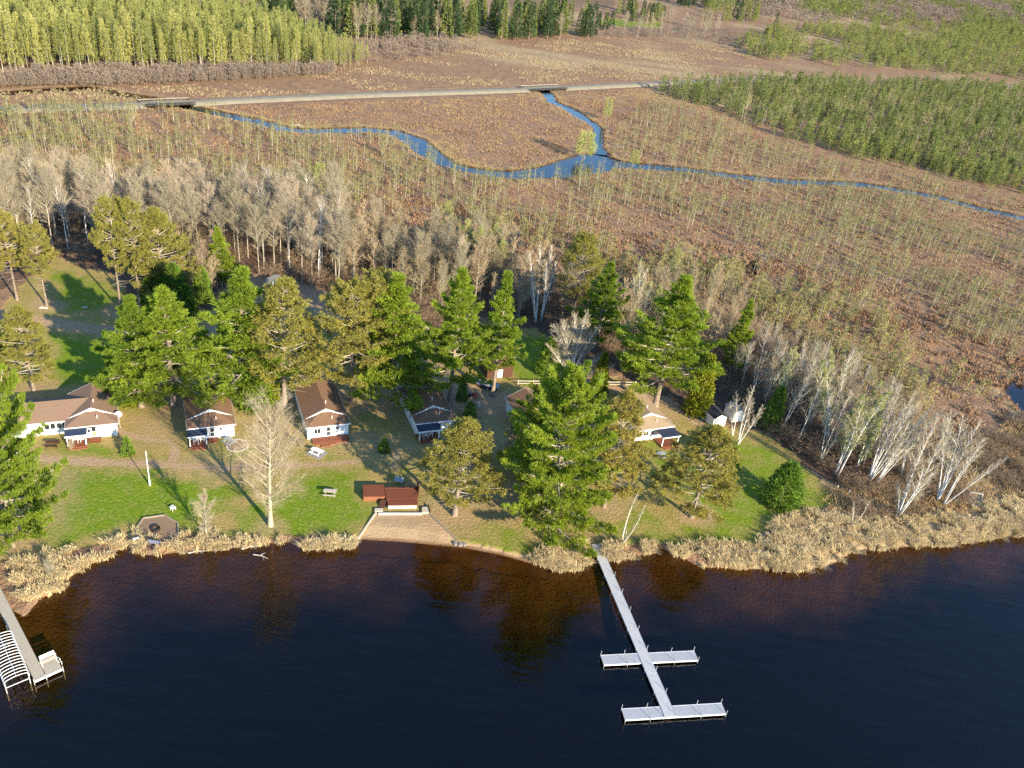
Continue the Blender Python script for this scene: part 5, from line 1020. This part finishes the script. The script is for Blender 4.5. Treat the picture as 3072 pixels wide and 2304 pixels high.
for (x,y),lb in (((565,1660),'white driftwood branch floating off the reeds, upper one'),((725,1648),'pale driftwood log lying along the reeds'),((760,1664),'small driftwood stick on the brown shallows')):
    p=G(x,y,WZ); m=MB(); m.tube([(0,0,.03),(1.1,.25,.1),(2.2,.2,.05)],[.09,.07,.03],6); m.tube([(.9,.2,.08),(1.3,.8,.25)],[.05,.02],5); m.tube([(1.3,.2,.08),(1.9,-.4,.2)],[.05,.02],5); m.build('driftwood','snag',None,loc=p,rotz=random.uniform(-.3,.5),label=lb,cat='driftwood')
# bare bushes
BU=bare_meshes(np.random.default_rng(77),'bark_grey','twig',H=3.2,r0=.05,first=.05,nb=46,L=.62,ang=52,tw=14,tw2=2,curve=.5,prof=lambda t:.6+.4*(1-t),twr=.009)
for px,h,lb in (((1185,1420),3.2,'round bare bush above the white metal bench'),((905,1345),1.8,'bare bush at the left corner of the third cabin'),((1360,1400),2.0,'low bare bush right of the shore deck'),((150,1730),2.4,'yellowish bare bush in the reeds by the left dock'),((215,1350),1.6,'bare bush against the lodge porch'),((1440,1300),2.2,'small bare tree-like bush right of the fourth cabin')): plant('bare_bush',*BU,G(*px),h,3.2,lb,'bush')
# ------------------------------------------------------------------ piers
DZ=.18
A_=G(1788,1632,DZ)[:2]; B_=G(2012,2150,DZ)[:2]; d=B_-A_; LP=np.hypot(*d); u=d/LP; nrm=np.array([-u[1],u[0]])
t=thing('pier',(A_[0],A_[1],0),'long pale grey pier with two cross docks on the dark lake','pier',math.atan2(u[1],u[0]))
ns=9; w2=.66; sl=LP/ns
def legs(t,x,y,y_s): 
    o=MB().tube([(x,y,WZ-.03),(x,y,DZ+.62)],.035,6).build('post','galv',t); MB().tube([(x,y,-2.6),(x,y,WZ-.035)],.03,6).build('post_foot','dark_timber',o)  # weedy foot coloured dark, also standing in for the dimming under water
for i in range(ns):
    o=MB().box(i*sl+.012,(i+1)*sl-.012,-w2,w2,DZ-.035,DZ).build('deck_section','alum_path',t)
    m=MB(); m.box(i*sl+.012,(i+1)*sl-.012,-w2-.04,-w2-.003,DZ-.2,DZ+.01); m.box(i*sl+.012,(i+1)*sl-.012,w2+.003,w2+.04,DZ-.2,DZ+.01); m.build('side_rail','galv',o)
for i in range(1,ns+1):
    for s in (-1,1): legs(t,i*sl-.15,s*(w2+.1),s)
    MB().bar((i*sl-.15,-w2-.1,-.9),(i*sl-.15,w2+.1,DZ-.25),.03,.03).build('brace','galv',t)
def cross(pl,pr,nsec,z):
    a=G(*pl,z)[:2]; b=G(*pr,z)[:2]; M_=np.array([[u[0],u[1]],[nrm[0],nrm[1]]]); a=M_@(a-A_); b=M_@(b-A_); v=b-a; L_=np.hypot(*v); v/=L_; nn=np.array([-v[1],v[0]]); g=L_/nsec; hw=.72
    for i in range(nsec):
        p0=a+v*(i*g+.012); p1=a+v*((i+1)*g-.012)
        q4=[p0-nn*hw,p1-nn*hw,p1+nn*hw,p0+nn*hw]; m=MB(); me=None
        # a local frame so that the ribs of the planks run across each section
        c=(p0+p1)/2; an=math.atan2(v[1],v[0]); hl=(g-.024)/2
        o=MB().box(-hl,hl,-hw,hw,z-.035,z).build('finger_section','alum',t,loc=(c[0],c[1],0),rotz=an)
        m=MB(); m.box(-hl,hl,-hw-.05,-hw-.003,z-.2,z+.012); m.box(-hl,hl,hw+.003,hw+.05,z-.2,z+.012); m.build('side_rail','whitep',o)
    for i in range(nsec+1):
        if abs(i-nsec/2)<.4: continue
        for s in (-1,1): p=a+v*min(max(i*g,.06),L_-.06)+nn*s*(hw+.1); legs(t,p[0],p[1],s)
cross((1806,1980),(2089,1966),4,DZ-.06); cross((1869,2143),(2172,2125),4,DZ-.06)
a=G(2030,2150,DZ)[:2]
# left wooden dock
z=.22; Lp=G(-35,1728,z)[:2]; e0=G(104,2041,z)[:2]; e1_=G(137,2029.5,z)[:2]; mid=(e0+e1_)/2; wd=np.hypot(*(e1_-e0))*.98; d=mid-Lp; LD=np.hypot(*d); u2=d/LD; t=thing('wooden_dock',(Lp[0],Lp[1],0),'weathered wooden dock with a square end platform at the left','dock',math.atan2(u2[1],u2[0]))
n2=np.array([-u2[1],u2[0]]); hw=wd/2
nsd=max(3,int(LD/3)); g=LD/nsd
for i in range(nsd): 
    o=MB().box(i*g+.012,(i+1)*g-.012,-hw,hw,z-.05,z).build('deck_section','wood',t); m=MB(); m.box(i*g+.012,(i+1)*g-.012,-hw-.05,-hw-.003,z-.24,z+.01); m.box(i*g+.012,(i+1)*g-.012,hw+.003,hw+.05,z-.24,z+.01); m.build('side_rail','timber',o)
MB().box(LD+.003,LD+.06,-hw,hw,z-.24,z+.012).build('end_rail','whitep',t)
pc=[G(*q_,z)[:2]-Lp for q_ in ((137.5,2029),(190,2009),(164,1968),(121,1984))]; lc=[(q_@u2,q_@n2) for q_ in pc]; x1=LD; x0=sum(q_[0] for q_ in lc[2:])/2; y1=(lc[1][1]+lc[2][1])/2; s=1 if y1>0 else -1
ya,yb=sorted((s*(hw+.08),y1)); MB().box(x0,x1,ya,yb,z-.05,z).build('end_platform','wood',t); MB().box(x1+.003,x1+.07,ya,yb,z-.24,z+.012).box(x0-.05,x0-.003,ya,yb,z-.24,z+.01).build('platform_rail','whitep',t)
for x,y in ((LD,-s*(hw+.1)),(LD+.1,s*(hw+.04)),(LD+.05,y1+s*.08),(x0,y1+s*.08)): MB().tube([(x,y,-2),(x,y,z+.35)],.045,7).build('post','galv',t)
for i in range(1,nsd): MB().tube([(i*g,-s*(hw+.1),-2),(i*g,-s*(hw+.1),z+.2)],.045,7).build('post','galv',t)
m=MB()
for xx in (x1-1.25,x1-.75):
    m.tube([(xx+.25*math.cos(a),y1+s*(.1+.1*math.cos(a)),z+.25+.33*math.sin(a)) for a in np.linspace(-.6,3.9,10)],.03,6)
m.tube([(x1-1.0,y1+s*.2,z+.2),(x1-1.0,y1+s*.3,-1.6)],.03,6); m.build('ladder_rail','galv',t)
# bench standing on the platform
bc=Lp+u2*(x0+.45)+n2*((ya+yb)/2); bl=(yb-ya)*.47; t=thing('dock_bench',(bc[0],bc[1],z),'white-framed bench with plank seat on the dock platform','bench',math.atan2(u2[1],u2[0]))
MB().box(-.1,.38,-bl,bl,.42,.47).build('seat','pale_timber',t); MB().hexa([(-.22,-bl,.55),(-.16,-bl,.55),(-.16,bl,.55),(-.22,bl,.55),(-.36,-bl,1.0),(-.30,-bl,1.0),(-.30,bl,1.0),(-.36,bl,1.0)]).build('backrest','whitep',t)
for y in (-bl+.04,bl-.04): m=MB(); m.box(-.2,-.12,y-.04,y+.04,0,.98); m.box(.34,.4,y-.04,y+.04,0,.47); m.box(-.12,.4,y-.045,y+.045,.64,.68); m.build('side_frame','whitep',t)
# boat lift with bare canopy hoops
z2=1.45; a=G(41,1903,z2)[:2]; b=G(88,2015,z2)[:2]; c=G(8,2050,z2)[:2]
v=b-a; LL=np.hypot(*v); v/=LL; nn=np.array([v[1],-v[0]]); wdt=abs((c-b)@nn); sg=1 if (c-b)@nn>0 else -1; nn=nn*sg
t=thing('boat_lift',(a[0],a[1],0),'empty boat lift with bare white canopy hoops beside the wooden dock','boat lift'); P3=lambda x,y,zz:np.array([v[0]*x+nn[0]*y,v[1]*x+nn[1]*y,zz])
LL+=.1
for x in (0.1,LL-.1):
    for y in (.15,wdt-.15): m=MB(); m.tube([P3(x,y,-2),P3(x,y,z2-.1)],.06,7); m.build('lift_post','galv',t)
for y in (.1,wdt-.1): MB().tube([P3(-.3,y,z2-.1),P3(LL+.3,y,z2-.1)],.05,7).build('canopy_rail','whitep',t)
n=15
for i in range(n+1):
    x=-.3+(LL+.6)*i/n; prof=[(0.1,z2-.1),(.12,z2+.2),(.25,z2+.42),(.5,z2+.5),(wdt*.3,z2+.56),(wdt*.5,z2+.6),(wdt*.7,z2+.56),(wdt-.5,z2+.5),(wdt-.25,z2+.42),(wdt-.12,z2+.2),(wdt-.1,z2-.1)]
    MB().tube([P3(x,p_,q_) for p_,q_ in prof],.038,6).build('canopy_hoop','whitep',t)
MB().tube([P3(-.3,wdt/2,z2+.6),P3(LL+.3,wdt/2,z2+.6)],.035,6).build('ridge_pole','galv',t)
for x in (.1,LL-.1): m=MB(); m.tube([P3(x,.15,.5),P3(x,wdt-.15,.5)],.06,7); m.build('cross_beam','galv',t)
m=MB(); m.tube([P3(.1,wdt*.35,.55),P3(LL-.1,wdt*.35,.55)],.07,7); m.tube([P3(.1,wdt*.65,.55),P3(LL-.1,wdt*.65,.55)],.07,7); m.build('bunk','dark_timber',t)
